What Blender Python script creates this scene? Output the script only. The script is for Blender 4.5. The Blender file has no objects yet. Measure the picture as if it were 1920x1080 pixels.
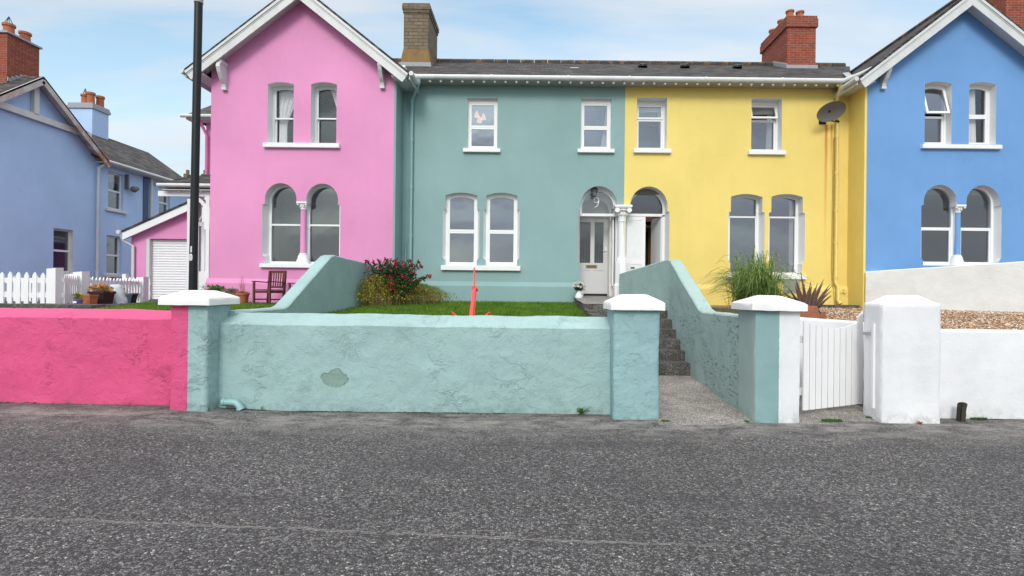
import bpy, bmesh, math, random
from math import radians, sin, cos, pi, sqrt
from mathutils import Vector, Matrix, noise
from mathutils.geometry import tessellate_polygon

# ---------------------------------------------------------------- camera, sky, sun, exposure
SC = bpy.context.scene
COL = SC.collection
ROLL = 0.0105; EYE = 1.55; FPX = 1000.0
cam = bpy.data.cameras.new('camera'); co = bpy.data.objects.new('camera', cam); COL.objects.link(co)
co.location = (0, 0, EYE)
co.rotation_euler = (Matrix.Rotation(pi / 2, 3, 'X') @ Matrix.Rotation(ROLL, 3, 'Z')).to_euler()
cam.sensor_width = 36; cam.lens = FPX / 1920 * 36
cam.shift_x = -40 / 1920; cam.shift_y = 7 / 1920
cam.clip_end = 3000; cam.clip_start = 0.05
SC.camera = co
SC.view_settings.view_transform = 'Standard'; SC.view_settings.look = 'None'
SC.view_settings.exposure = 0.72; SC.view_settings.gamma = 1
SUN_EL = radians(35); SUN_AZ = radians(-10)        # the sun stands behind the camera, to its left
sd = Vector((sin(SUN_AZ) * cos(SUN_EL), -cos(SUN_AZ) * cos(SUN_EL), sin(SUN_EL)))
w = bpy.data.worlds.new('World'); SC.world = w; w.use_nodes = True
nt = w.node_tree; nt.nodes.clear()
def N(nt, t, **kw):
    n = nt.nodes.new(t)
    for k, v in kw.items():
        if k in n.inputs: n.inputs[k].default_value = v
        else: setattr(n, k, v)
    return n
out = N(nt, 'ShaderNodeOutputWorld'); bg = N(nt, 'ShaderNodeBackground', Strength=0.08)
sky = N(nt, 'ShaderNodeTexSky'); sky.sky_type = 'NISHITA'; sky.sun_disc = False
sky.sun_elevation = SUN_EL; sky.sun_rotation = math.atan2(sd.x, sd.y)
sky.air_density = 1.0; sky.dust_density = 1.5; sky.ozone_density = 2.0
tc = N(nt, 'ShaderNodeTexCoord')
# cloud layer: direction projected on a high flat layer gives streaks that gather towards the horizon
sep = N(nt, 'ShaderNodeSeparateXYZ'); nt.links.new(tc.outputs['Generated'], sep.inputs[0])
zz = N(nt, 'ShaderNodeMath', operation='MAXIMUM'); zz.inputs[1].default_value = 0.0; nt.links.new(sep.outputs[2], zz.inputs[0])
za = N(nt, 'ShaderNodeMath', operation='ADD'); za.inputs[1].default_value = 0.16; nt.links.new(zz.outputs[0], za.inputs[0])
dx = N(nt, 'ShaderNodeMath', operation='DIVIDE'); nt.links.new(sep.outputs[0], dx.inputs[0]); nt.links.new(za.outputs[0], dx.inputs[1])
dy = N(nt, 'ShaderNodeMath', operation='DIVIDE'); nt.links.new(sep.outputs[1], dy.inputs[0]); nt.links.new(za.outputs[0], dy.inputs[1])
cmb = N(nt, 'ShaderNodeCombineXYZ'); nt.links.new(dx.outputs[0], cmb.inputs[0]); nt.links.new(dy.outputs[0], cmb.inputs[1])
mp = N(nt, 'ShaderNodeMapping'); mp.inputs['Scale'].default_value = (0.6, 2.1, 1); mp.inputs['Rotation'].default_value = (0, 0, radians(-14))
mp.inputs['Location'].default_value = (3.3, 1.7, 0)
nt.links.new(cmb.outputs[0], mp.inputs[0])
n1 = N(nt, 'ShaderNodeTexNoise', Scale=1.3, Detail=7.0, Roughness=0.52, Distortion=0.35); nt.links.new(mp.outputs[0], n1.inputs['Vector'])
r1 = N(nt, 'ShaderNodeValToRGB'); r1.color_ramp.elements[0].position = 0.38; r1.color_ramp.elements[1].position = 0.64
nt.links.new(n1.outputs[0], r1.inputs[0])
n2 = N(nt, 'ShaderNodeTexNoise', Scale=0.8, Detail=5.0, Roughness=0.5); nt.links.new(mp.outputs[0], n2.inputs['Vector'])
r2 = N(nt, 'ShaderNodeMapRange'); r2.inputs['From Min'].default_value = .35; r2.inputs['From Max'].default_value = .65
r2.inputs['To Min'].default_value = .93; r2.inputs['To Max'].default_value = 1.05
nt.links.new(n2.outputs[0], r2.inputs[0])
cl = N(nt, 'ShaderNodeMix', data_type='RGBA', blend_type='MULTIPLY'); cl.inputs[0].default_value = 1
cl.inputs[6].default_value = (6.2, 6.5, 6.9, 1); nt.links.new(r2.outputs[0], cl.inputs[7])
hz = N(nt, 'ShaderNodeMapRange'); hz.inputs['From Min'].default_value = 0.0; hz.inputs['From Max'].default_value = .5
hz.inputs['To Min'].default_value = .55; hz.inputs['To Max'].default_value = .0
nt.links.new(sep.outputs[2], hz.inputs[0])
fa = N(nt, 'ShaderNodeMath', operation='MULTIPLY_ADD'); fa.inputs[1].default_value = .74; nt.links.new(r1.outputs[0], fa.inputs[0]); 
hb = N(nt, 'ShaderNodeMath', operation='ADD'); hb.inputs[1].default_value = .12; nt.links.new(hz.outputs[0], hb.inputs[0])
nt.links.new(hb.outputs[0], fa.inputs[2]); fa.use_clamp = True
blue = N(nt, 'ShaderNodeMix', data_type='RGBA', blend_type='MULTIPLY'); blue.inputs[0].default_value = 1
blue.inputs[7].default_value = (1.85, 2.2, 1.9, 1); nt.links.new(sky.outputs[0], blue.inputs[6])
mx = N(nt, 'ShaderNodeMix', data_type='RGBA'); nt.links.new(fa.outputs[0], mx.inputs[0])
nt.links.new(blue.outputs[2], mx.inputs[6]); nt.links.new(cl.outputs[2], mx.inputs[7])
zg = N(nt, 'ShaderNodeMapRange'); zg.inputs['From Min'].default_value = .5; zg.inputs['From Max'].default_value = 1.0; zg.inputs['To Min'].default_value = 1.0; zg.inputs['To Max'].default_value = 2.9
nt.links.new(sep.outputs[2], zg.inputs[0])      # an overcast sky is brightest overhead
zm_ = N(nt, 'ShaderNodeMix', data_type='RGBA', blend_type='MULTIPLY'); zm_.inputs[0].default_value = 1
zf = N(nt, 'ShaderNodeMapRange'); zf.inputs['From Min'].default_value = .52; zf.inputs['From Max'].default_value = .85
nt.links.new(sep.outputs[2], zf.inputs[0])
mo = N(nt, 'ShaderNodeMix', data_type='RGBA'); nt.links.new(zf.outputs[0], mo.inputs[0]); nt.links.new(mx.outputs[2], mo.inputs[6]); mo.inputs[7].default_value = (6.1, 5.75, 5.65, 1)
nt.links.new(mo.outputs[2], zm_.inputs[6]); nt.links.new(zg.outputs[0], zm_.inputs[7])
nt.links.new(zm_.outputs[2], bg.inputs[0]); nt.links.new(bg.outputs[0], out.inputs[0])
sl = bpy.data.lights.new('sun', 'SUN'); so = bpy.data.objects.new('sun', sl); COL.objects.link(so)
sl.energy = 0.95; sl.angle = radians(20); sl.color = (1, 0.945, 0.92)
so.rotation_euler = (-sd).to_track_quat('-Z', 'Y').to_euler(); so.location = (-10, -10, 30)

def at(px, py, Y):
    """photo pixel (1920 wide) on the vertical plane at distance Y -> world (X, Z)"""
    du = px - 1000; dv = py - 547
    a = du + ROLL * dv; b = dv - ROLL * du
    return a * Y / FPX, EYE - b * Y / FPX
def rect(x0, y0, x1, y1, Y):
    ym = (y0 + y1) / 2; xm = (x0 + x1) / 2
    return at(x0, ym, Y)[0], at(x1, ym, Y)[0], at(xm, y1, Y)[1], at(xm, y0, Y)[1]
RND = random.Random(7)

# ---------------------------------------------------------------- materials
def mat(name, base, rough=.8, spec=.3, metal=0):
    m = bpy.data.materials.new(name); m.use_nodes = True; nt = m.node_tree
    b = nt.nodes['Principled BSDF']; b.inputs['Base Color'].default_value = (*base, 1)
    b.inputs['Roughness'].default_value = rough; b.inputs['Specular IOR Level'].default_value = spec; b.inputs['Metallic'].default_value = metal
    return m, nt, b
def L(nt, a, b): nt.links.new(a, b)
def geo(nt): return N(nt, 'ShaderNodeNewGeometry').outputs['Position']
def mapping(nt, src, scale=(1, 1, 1), loc=(0, 0, 0), rot=(0, 0, 0)):
    m = N(nt, 'ShaderNodeMapping'); m.inputs['Scale'].default_value = scale; m.inputs['Location'].default_value = loc; m.inputs['Rotation'].default_value = rot
    L(nt, src, m.inputs[0]); return m.outputs[0]
def noi(nt, vec, scale, detail=4, rough=.55, dist=0, out=0):
    n = N(nt, 'ShaderNodeTexNoise', Scale=scale, Detail=float(detail), Roughness=rough, Distortion=float(dist)); L(nt, vec, n.inputs['Vector']); return n.outputs[out]
def ramp(nt, src, stops, interp='LINEAR'):
    r = N(nt, 'ShaderNodeValToRGB'); cr = r.color_ramp; cr.interpolation = interp
    while len(cr.elements) < len(stops): cr.elements.new(.5)
    for e, (p, c) in zip(cr.elements, stops):
        e.position = p; e.color = (*c, 1) if hasattr(c, '__len__') else (c, c, c, 1)
    L(nt, src, r.inputs[0]); return r.outputs[0]
def mixc(nt, f, a, b, mode='MIX'):
    m = N(nt, 'ShaderNodeMix', data_type='RGBA', blend_type=mode)
    for i, v in ((0, f), (6, a), (7, b)):
        if hasattr(v, 'is_linked'): L(nt, v, m.inputs[i])
        elif i == 0: m.inputs[0].default_value = v
        else: m.inputs[i].default_value = (*v, 1) if hasattr(v, '__len__') else (v, v, v, 1)
    return m.outputs[2]
def mth(nt, op, a, b=0.0, c=0.0, clamp=False):
    m = N(nt, 'ShaderNodeMath', operation=op); m.use_clamp = clamp
    for i, v in enumerate((a, b, c)):
        if hasattr(v, 'is_linked'): L(nt, v, m.inputs[i])
        else: m.inputs[i].default_value = v
    return m.outputs[0]
def bump(nt, b, h, strength=.5, dist=.01, prev=None):
    n = N(nt, 'ShaderNodeBump', Strength=strength, Distance=dist); L(nt, h, n.inputs['Height'])
    if prev is not None: L(nt, prev, n.inputs['Normal'])
    L(nt, n.outputs[0], b.inputs['Normal']); return n.outputs[0]
def xyz(nt, vec):
    s = N(nt, 'ShaderNodeSeparateXYZ'); L(nt, vec, s.inputs[0]); return s.outputs

def house_paint(name, c, streaks=None, seed=0):
    """smooth painted render: faint mottling, rain streaks, fine grain"""
    m, nt, b = mat(name, c, .62, .3); p = geo(nt)
    p = mapping(nt, p, loc=(seed * 7.3, seed * 3.1, 0))
    big = noi(nt, p, .55, 5, .6); st = noi(nt, mapping(nt, p, (4.5, 4.5, .35)), 1.6, 5, .6)
    dark = tuple(x * .92 for x in c); pale = tuple(min(1, x * 1.05 + .012) for x in c)
    col = mixc(nt, ramp(nt, big, [(.3, 0), (.7, 1)]), dark, pale)
    col = mixc(nt, ramp(nt, st, [(.45, .0), (.85, .09)]), col, tuple(x * .74 for x in c))
    sp = noi(nt, p, 9, 6, .7)
    col = mixc(nt, ramp(nt, sp, [(.70, 0), (.78, .5)]), col, tuple(x * .7 + .02 for x in c))
    cr = mth(nt, 'ABSOLUTE', mth(nt, 'SUBTRACT', noi(nt, mapping(nt, p, (1, 1, .7)), .9, 8, .55, 1.5), .5))
    crm = mth(nt, 'MULTIPLY', ramp(nt, cr, [(0, 1), (.0022, 0)]), ramp(nt, noi(nt, p, .45, 3), [(.52, 0), (.62, .28)]))
    col = mixc(nt, crm, col, tuple(x * .45 for x in c))
    if streaks:
        s = xyz(nt, geo(nt))
        for (x0, wd, z0, z1, cc, st_) in streaks:
            wob = mth(nt, 'MULTIPLY', mth(nt, 'SUBTRACT', noi(nt, mapping(nt, geo(nt), (0, 0, 1)), 2.2, 3), .5), .03)
            d = mth(nt, 'ABSOLUTE', mth(nt, 'SUBTRACT', mth(nt, 'ADD', s[0], wob), x0))
            f = mth(nt, 'SUBTRACT', 1, mth(nt, 'DIVIDE', d, wd), clamp=True)
            g = N(nt, 'ShaderNodeMapRange'); L(nt, s[2], g.inputs[0]); g.inputs[1].default_value = z0; g.inputs[2].default_value = z1
            top = mth(nt, 'LESS_THAN', s[2], z1)
            f = mth(nt, 'MULTIPLY', mth(nt, 'MULTIPLY', f, top), mth(nt, 'POWER', g.outputs[0], 1.5))
            f = mth(nt, 'MULTIPLY', f, mth(nt, 'MULTIPLY', st_, mth(nt, 'ADD', .35, noi(nt, mapping(nt, geo(nt), (30, 30, 1.5)), 2, 3))), clamp=True)
            col = mixc(nt, f, col, cc)
    L(nt, col, b.inputs['Base Color'])
    h = mixc(nt, .35, noi(nt, p, 3.2, 5, .6), noi(nt, p, 60, 3, .6))
    bump(nt, b, h, .35, .012); return m

def rough_render(name, c, split=None, patch=None, pits=None, amp=1.0, stain=(.16, .27, .24), stainamt=.35, side=None, lips=1.0, vein=.12):
    """thick lumpy painted render with trowel ridges, flaked layers and pits"""
    m, nt, b = mat(name, c, .58, .32); p = geo(nt)
    warp = noi(nt, p, 2.3, 4, .6, out=1)
    pw = N(nt, 'ShaderNodeVectorMath', operation='MULTIPLY_ADD'); L(nt, warp, pw.inputs[0]); pw.inputs[1].default_value = (.5, .5, .5); L(nt, p, pw.inputs[2]); pw = pw.outputs[0]
    col = None
    s = xyz(nt, p)
    if split:
        x0, c2 = split
        ed = mth(nt, 'GREATER_THAN', mth(nt, 'ADD', s[0], mth(nt, 'MULTIPLY', mth(nt, 'SUBTRACT', noi(nt, p, 45, 3), .5), .018)), x0)
        c0 = mixc(nt, ed, c, c2)
    else: c0 = mixc(nt, 0, c, c)
    if side:          # paler tone on the face turned to the path, its light put into the colour
        nr = xyz(nt, N(nt, 'ShaderNodeNewGeometry').outputs['True Normal'])
        c0 = mixc(nt, mth(nt, 'LESS_THAN', nr[0], -.6), c0, side)
    big = ramp(nt, noi(nt, p, 1.3, 6, .62), [(.3, 0), (.75, 1)])
    col = mixc(nt, big, mixc(nt, 1, c0, .88, 'MULTIPLY'), mixc(nt, 1, c0, 1.06, 'MULTIPLY'))
    stn = mth(nt, 'MULTIPLY', ramp(nt, noi(nt, p, 2.0, 7, .68), [(.56, 0), (.74, 1)]), stainamt)
    col = mixc(nt, stn, col, stain)
    fl = ramp(nt, noi(nt, pw, 7, 7, .66), [(.36, .72), (.43, 1)])
    col = mixc(nt, vein, col, mixc(nt, 1, col, fl, 'MULTIPLY'))
    # grime along the foot
    ft = N(nt, 'ShaderNodeMapRange'); L(nt, s[2], ft.inputs[0]); ft.inputs[1].default_value = .16; ft.inputs[2].default_value = .0
    gm = mth(nt, 'MULTIPLY', ft.outputs[0], ramp(nt, noi(nt, p, 9, 5, .7), [(.45, 0), (.68, 1)]))
    col = mixc(nt, mth(nt, 'MULTIPLY', gm, .55), col, (.10, .12, .09))
    # heights
    lump = noi(nt, p, 4.5, 5, .6)
    crag = mth(nt, 'MULTIPLY', noi(nt, pw, 8.5, 6, .7), ramp(nt, noi(nt, p, 1.7, 3), [(.4, .12), (.62, 1)]))
    step = ramp(nt, noi(nt, pw, 3.1, 5, .6), [(.0, 0), (.42, 0), (.432, .5), (.56, .5), (.572, 1)])
    h = mth(nt, 'ADD', mth(nt, 'MULTIPLY', lump, .8), mth(nt, 'ADD', mth(nt, 'MULTIPLY', crag, .8), mth(nt, 'MULTIPLY', step, .22)))
    h = mth(nt, 'ADD', h, mth(nt, 'MULTIPLY', noi(nt, p, 55, 3, .6), .12))
    # trowel lips: thin raised edges in scattered places, with a fine dark line beside some: cracks, and edge shade put into the colour
    rl = noi(nt, mapping(nt, pw, (1, 1, 1.6)), 2.6, 6, .62); rd = mth(nt, 'ABSOLUTE', mth(nt, 'SUBTRACT', rl, .5))
    mk = ramp(nt, noi(nt, p, 1.5, 4, .6), [(.50, 0), (.62, 1)])
    lip = mth(nt, 'MULTIPLY', ramp(nt, rd, [(0, 1), (.035, 0)]), mk)
    h = mth(nt, 'ADD', h, mth(nt, 'MULTIPLY', lip, .30 * lips))
    ck = mth(nt, 'MULTIPLY', ramp(nt, mth(nt, 'ABSOLUTE', mth(nt, 'SUBTRACT', rl, .53)), [(0, 1), (.006, 0)]), ramp(nt, noi(nt, p, 3.5, 4, .6), [(.50, 0), (.60, 1)]))
    col = mixc(nt, mth(nt, 'MULTIPLY', mth(nt, 'MULTIPLY', ck, mk), .11 * lips), col, mixc(nt, 1, c0, .35, 'MULTIPLY'))
    if pits:
        pm, pc = pits     # coverage, colour
        mask = mth(nt, 'MULTIPLY', ramp(nt, noi(nt, mapping(nt, p, (1, .5, 1.6)), 22, 4, .6, 1.0), [(.38, 1), (.43, 0)]), ramp(nt, noi(nt, p, 1.35, 3, .6), [(.5 - pm, 0), (.62 - pm, 1)]))
        lowz = N(nt, 'ShaderNodeMapRange'); L(nt, s[2], lowz.inputs[0]); lowz.inputs[1].default_value = 1.55; lowz.inputs[2].default_value = 1.1; lowz.inputs[3].default_value = .12
        mask = mth(nt, 'MULTIPLY', mask, lowz.outputs[0])
        col = mixc(nt, mth(nt, 'MULTIPLY', mask, .60), col, pc)
        h = mth(nt, 'SUBTRACT', h, mth(nt, 'MULTIPLY', mask, .7))
    if patch:         # a patch where the paint has come off
        (px, pz, rx, rz, pcx) = patch
        dxx = mth(nt, 'DIVIDE', mth(nt, 'SUBTRACT', s[0], px), rx); dzz = mth(nt, 'DIVIDE', mth(nt, 'SUBTRACT', s[2], pz), rz)
        r2_ = mth(nt, 'ADD', mth(nt, 'MULTIPLY', dxx, dxx), mth(nt, 'MULTIPLY', dzz, dzz))
        r2_ = mth(nt, 'ADD', r2_, mth(nt, 'MULTIPLY', mth(nt, 'SUBTRACT', noi(nt, p, 9, 3), .5), 1.9))
        msk = ramp(nt, r2_, [(.78, 1), (.84, 0)])
        pc = mixc(nt, noi(nt, p, 40, 4), tuple(v * .8 for v in pcx), tuple(v * 1.2 for v in pcx))
        col = mixc(nt, msk, col, pc)
        rim = ramp(nt, r2_, [(.76, 0), (.80, .8), (.86, 0)])
        col = mixc(nt, rim, col, (.09, .13, .12))
        h = mth(nt, 'SUBTRACT', h, mth(nt, 'MULTIPLY', msk, .45))
    L(nt, col, b.inputs['Base Color'])
    bump(nt, b, h, .9, .017 * amp); return m

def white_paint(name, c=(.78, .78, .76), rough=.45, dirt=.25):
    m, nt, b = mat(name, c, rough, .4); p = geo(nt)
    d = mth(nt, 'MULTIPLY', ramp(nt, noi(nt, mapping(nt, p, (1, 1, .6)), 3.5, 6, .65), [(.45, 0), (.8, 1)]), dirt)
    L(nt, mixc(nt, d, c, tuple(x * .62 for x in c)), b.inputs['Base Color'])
    bump(nt, b, noi(nt, p, 30, 4, .6), .15, .004); return m

def flat(name, c, rough=.6, spec=.4, metal=0, var=.2, scale=12, bmp=.2):
    m, nt, b = mat(name, c, rough, spec, metal); p = geo(nt); n = noi(nt, p, scale, 5, .65)
    L(nt, mixc(nt, n, tuple(x * (1 - var) for x in c), tuple(min(1, x * (1 + var)) for x in c)), b.inputs['Base Color'])
    if bmp: bump(nt, b, n, bmp, .005)
    return m

def slate(name, lichen=.25, c0=(.035, .034, .035), c1=(.15, .145, .145)):
    m, nt, b = mat(name, c1, .85, .12); uv = N(nt, 'ShaderNodeUVMap').outputs[0]
    br = N(nt, 'ShaderNodeTexBrick'); br.offset = .5; L(nt, uv, br.inputs['Vector'])
    br.inputs['Color1'].default_value = (*c0, 1); br.inputs['Color2'].default_value = (*c1, 1); br.inputs['Mortar'].default_value = (.012, .012, .014, 1)
    br.inputs['Scale'].default_value = 1; br.inputs['Mortar Size'].default_value = .006; br.inputs['Brick Width'].default_value = .26; br.inputs['Row Height'].default_value = .17
    p = geo(nt)
    col = mixc(nt, ramp(nt, noi(nt, mapping(nt, uv, (1, .4, 1)), 2.5, 6, .65), [(.35, .0), (.75, .6)]), br.outputs[0], (.10, .093, .085))
    col = mixc(nt, ramp(nt, noi(nt, mapping(nt, uv, (.7, 5, 1)), 2.2, 7, .72), [(.42, .0), (.58, .85)]), col, (.022, .02, .022))
    li = mth(nt, 'MULTIPLY', ramp(nt, noi(nt, p, 3.0, 7, .7), [(.58, 0), (.70, 1)]), lichen)
    col = mixc(nt, li, col, (.28, .17, .06))
    L(nt, col, b.inputs['Base Color'])
    # each course steps up over the one below
    v = xyz(nt, uv)[1]; fr = mth(nt, 'FRACT', mth(nt, 'DIVIDE', v, .17))
    h = mth(nt, 'SUBTRACT', mth(nt, 'ADD', br.outputs[1], 0), 0)
    hh = mth(nt, 'SUBTRACT', mth(nt, 'MULTIPLY', noi(nt, mapping(nt, uv, (1, 3, 1)), 6, 4), .4), mth(nt, 'ADD', mth(nt, 'MULTIPLY', fr, .8), mth(nt, 'MULTIPLY', h, .6)))
    bump(nt, b, hh, .9, .02); return m

def brick(name, c1, c2, mortar, lichen=None, msize=.012, w_=.225, h_=.075):
    m, nt, b = mat(name, c1, .85, .2); uv = N(nt, 'ShaderNodeUVMap').outputs[0]
    br = N(nt, 'ShaderNodeTexBrick'); L(nt, uv, br.inputs['Vector'])
    br.inputs['Color1'].default_value = (*c1, 1); br.inputs['Color2'].default_value = (*c2, 1); br.inputs['Mortar'].default_value = (*mortar, 1)
    br.inputs['Scale'].default_value = 1; br.inputs['Mortar Size'].default_value = msize * .5; br.inputs['Brick Width'].default_value = w_; br.inputs['Row Height'].default_value = h_
    p = geo(nt); col = mixc(nt, ramp(nt, noi(nt, p, 5, 6, .7), [(.4, 0), (.8, .7)]), br.outputs[0], tuple(x * .5 for x in c1))
    if lichen: col = mixc(nt, ramp(nt, noi(nt, p, 4, 8, .75), [(.48, 0), (.62, .8)]), col, lichen)
    L(nt, col, b.inputs['Base Color'])
    bump(nt, b, mth(nt, 'SUBTRACT', mth(nt, 'MULTIPLY', noi(nt, p, 40, 4), .5), br.outputs[1]), .8, .012); return m

def glass(name, refl=.25, tint=.62, rc=(.80, .84, .95)):
    m = bpy.data.materials.new(name); m.use_nodes = True; nt = m.node_tree; nt.nodes.clear()
    o = N(nt, 'ShaderNodeOutputMaterial'); t = N(nt, 'ShaderNodeBsdfTransparent'); t.inputs[0].default_value = (tint, tint, tint * 1.03, 1)
    g = N(nt, 'ShaderNodeBsdfGlossy', Roughness=.09); g.inputs[0].default_value = (*rc, 1)
    nb = N(nt, 'ShaderNodeBump', Strength=.25, Distance=.02); L(nt, noi(nt, geo(nt), 1.4, 2), nb.inputs['Height']); L(nt, nb.outputs[0], g.inputs['Normal'])
    mxs = N(nt, 'ShaderNodeMixShader'); mxs.inputs[0].default_value = refl
    L(nt, t.outputs[0], mxs.inputs[1]); L(nt, g.outputs[0], mxs.inputs[2]); L(nt, mxs.outputs[0], o.inputs[0]); return m

def leafmat(name, c, c2, tr=.25, sc=6, rough=.5):
    m, nt, b = mat(name, c, rough, .3); p = geo(nt)
    col = mixc(nt, ramp(nt, noi(nt, p, sc, 4, .7), [(.35, 0), (.65, 1)]), c, c2)
    L(nt, col, b.inputs['Base Color'])
    t = N(nt, 'ShaderNodeBsdfTranslucent'); L(nt, col, t.inputs[0]); ms = N(nt, 'ShaderNodeMixShader'); ms.inputs[0].default_value = tr
    o = nt.nodes['Material Output']; L(nt, b.outputs[0], ms.inputs[1]); L(nt, t.outputs[0], ms.inputs[2]); L(nt, ms.outputs[0], o.inputs[0]); return m

TEAL = (.235, .37, .37); PINK = (.72, .275, .51); YEL = (.80, .62, .18); BLUE = (.145, .315, .62)
xs_, _ = at(1558, 230, 13.8)
M = {}
M['teal'] = house_paint('teal_house_paint', TEAL, seed=1)
M['pink'] = house_paint('pink_house_paint', PINK, seed=2)
M['yellow'] = house_paint('yellow_house_paint', YEL, [(xs_ - .12, .05, 2.2, 5.95, (.62, .19, .04), 1.5), (xs_ + .02, .045, 4.2, 5.95, (.62, .19, .04), 1.2),
              (9.0, .1, 2, 5, (.6, .3, .1), .5)], seed=3)
M['blue'] = house_paint('blue_house_paint', BLUE, seed=4)
M['peri'] = house_paint('periwinkle_paint', (.44, .60, .86), seed=5)
M['tealwall'] = rough_render('teal_wall_render', (.315, .46, .455), patch=(at(628, 710, 6.8)[0], at(628, 710, 6.8)[1], .20, .125, (.20, .30, .265)), amp=1.25, stainamt=.55)
M['tealstair'] = rough_render('teal_stair_wall_render', (.36, .50, .475), pits=(.10, (.06, .075, .07)), amp=.9, stainamt=.2)
M['tealleft'] = rough_render('teal_side_wall_render', (.31, .465, .46), amp=.45, stainamt=.2)
M['pinkwall'] = rough_render('pink_wall_render', (.67, .085, .22), amp=1.35, pits=(-.07, (.46, .05, .14)), stain=(.5, .09, .2), stainamt=.3)
M['pillL'] = rough_render('pink_and_teal_pillar_render', (.67, .085, .22), split=(at(352, 660, 6.55)[0], (.32, .465, .465)), amp=1.7, stainamt=.12)
M['pillC'] = rough_render('teal_pillar_render', (.28, .435, .45), amp=1.6, stainamt=.1)
M['pillR'] = rough_render('teal_and_white_pillar_render', (.24, .39, .40), split=(at(1462, 690, 6.4)[0], (.77, .77, .79)), amp=.3, stainamt=.03, side=(.38, .49, .46), lips=.3, vein=.1)
M['whitewall'] = rough_render('white_wall_render', (.78, .78, .80), amp=.35, stain=(.6, .6, .58), stainamt=.04, lips=.3, vein=.05)
M['whiterough'] = rough_render('white_sloping_wall_render', (.76, .76, .75), amp=.5, stain=(.5, .49, .47), stainamt=.08, lips=.5, vein=.08)
M['cap'] = rough_render('white_cap_paint', (.85, .84, .83), amp=.3, stain=(.6, .6, .58), stainamt=.05, lips=.3, vein=.05)
M['white'] = white_paint('white_paint', (.80, .80, .81), .45, .15); M['cream'] = white_paint('old_cream_paint', (.66, .65, .62), .5, .5)
M['upvc'] = white_paint('white_plastic_frame', (.82, .82, .83), .3, .06)
M['doorgrey'] = white_paint('pale_grey_door_paint', (.62, .61, .61), .4, .1)
M['slate'] = slate('roof_slate', .12); M['slate2'] = slate('weathered_slate', .15, (.06, .06, .06), (.17, .165, .16))
M['ridge'] = flat('lichened_ridge_tile', (.10, .085, .075), .9, .2, var=.5, scale=3)
def _r():
    m = M['ridge']; nt = m.node_tree; b = nt.nodes['Principled BSDF']; p = geo(nt)
    L(nt, mixc(nt, ramp(nt, noi(nt, p, 2.9, 7, .75), [(.50, 0), (.66, 1)]), (.07, .062, .058), (.34, .16, .045)), b.inputs['Base Color'])
_r()
M['redbrick'] = brick('red_brick', (.36, .085, .045), (.25, .055, .035), (.30, .24, .20))
M['stonebrick'] = brick('lichened_chimney_brick', (.24, .19, .135), (.17, .13, .10), (.10, .085, .07), lichen=(.21, .17, .09), msize=.022, w_=.3, h_=.105)
M['flaunch'] = flat('orange_lichened_mortar', (.22, .14, .06), .9, .2, var=.5, scale=4)
M['lead'] = flat('lead_flashing', (.33, .34, .36), .6, .4, var=.25)
M['pot'] = flat('terracotta', (.40, .13, .06), .75, .3, var=.25)
M['glass'] = glass('window_glass'); M['glassd'] = glass('dim_window_glass', .19, .7, (.75, .78, .82)); M['glasst'] = glass('teal_house_glass', .26, .6, (.78, .83, 1.0))
M['glassk'] = glass('door_glass', .10, .5, (.7, .72, .75)); M['glassc'] = glass('clear_window_glass', .12, .9, (.75, .78, .82)); M['glassy'] = glass('brown_fanlight_glass', .12, .6)
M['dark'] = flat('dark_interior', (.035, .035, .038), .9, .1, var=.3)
M['inroom'] = flat('room_wall', (.22, .21, .21), .9, .1, var=.1, scale=2)
M['curtain'] = flat('net_curtain', (.82, .82, .80), .9, .1, var=.1, scale=20)
M['iron'] = flat('black_painted_post', (.007, .009, .010), .42, .35, var=.4, scale=9)
M['red'] = flat('red_enamel_paint', (.75, .045, .04), .4, .5, var=.3, scale=14)
M['wood'] = flat('dark_stained_wood', (.11, .032, .022), .5, .4, var=.45, scale=25)
M['orangewood'] = flat('varnished_door_wood', (.33, .10, .03), .4, .5, var=.3)
M['gutter'] = white_paint('grey_white_gutter', (.62, .63, .63), .4, .45)
M['soffit'] = white_paint('shaded_soffit_board', (.36, .37, .36), .6, .5)  # shade under the eaves put into the grey, with mottled dirt
M['tealpipe'] = flat('teal_pipe_paint', (.25, .42, .43), .4, .5, var=.1)
M['yelpipe'] = flat('yellow_pipe_paint', (.76, .58, .18), .4, .5, var=.15)
M['pinkpipe'] = flat('pink_pipe_paint', (.7, .2, .42), .4, .5, var=.1)
M['brass'] = flat('aged_brass', (.35, .24, .12), .35, .5, .8, var=.2)
M['dish'] = flat('dish_mesh', (.17, .165, .165), .6, .3, var=.2, scale=40)
M['china'] = mat('white_china', (.82, .82, .83), .15, .5)[0]
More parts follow.
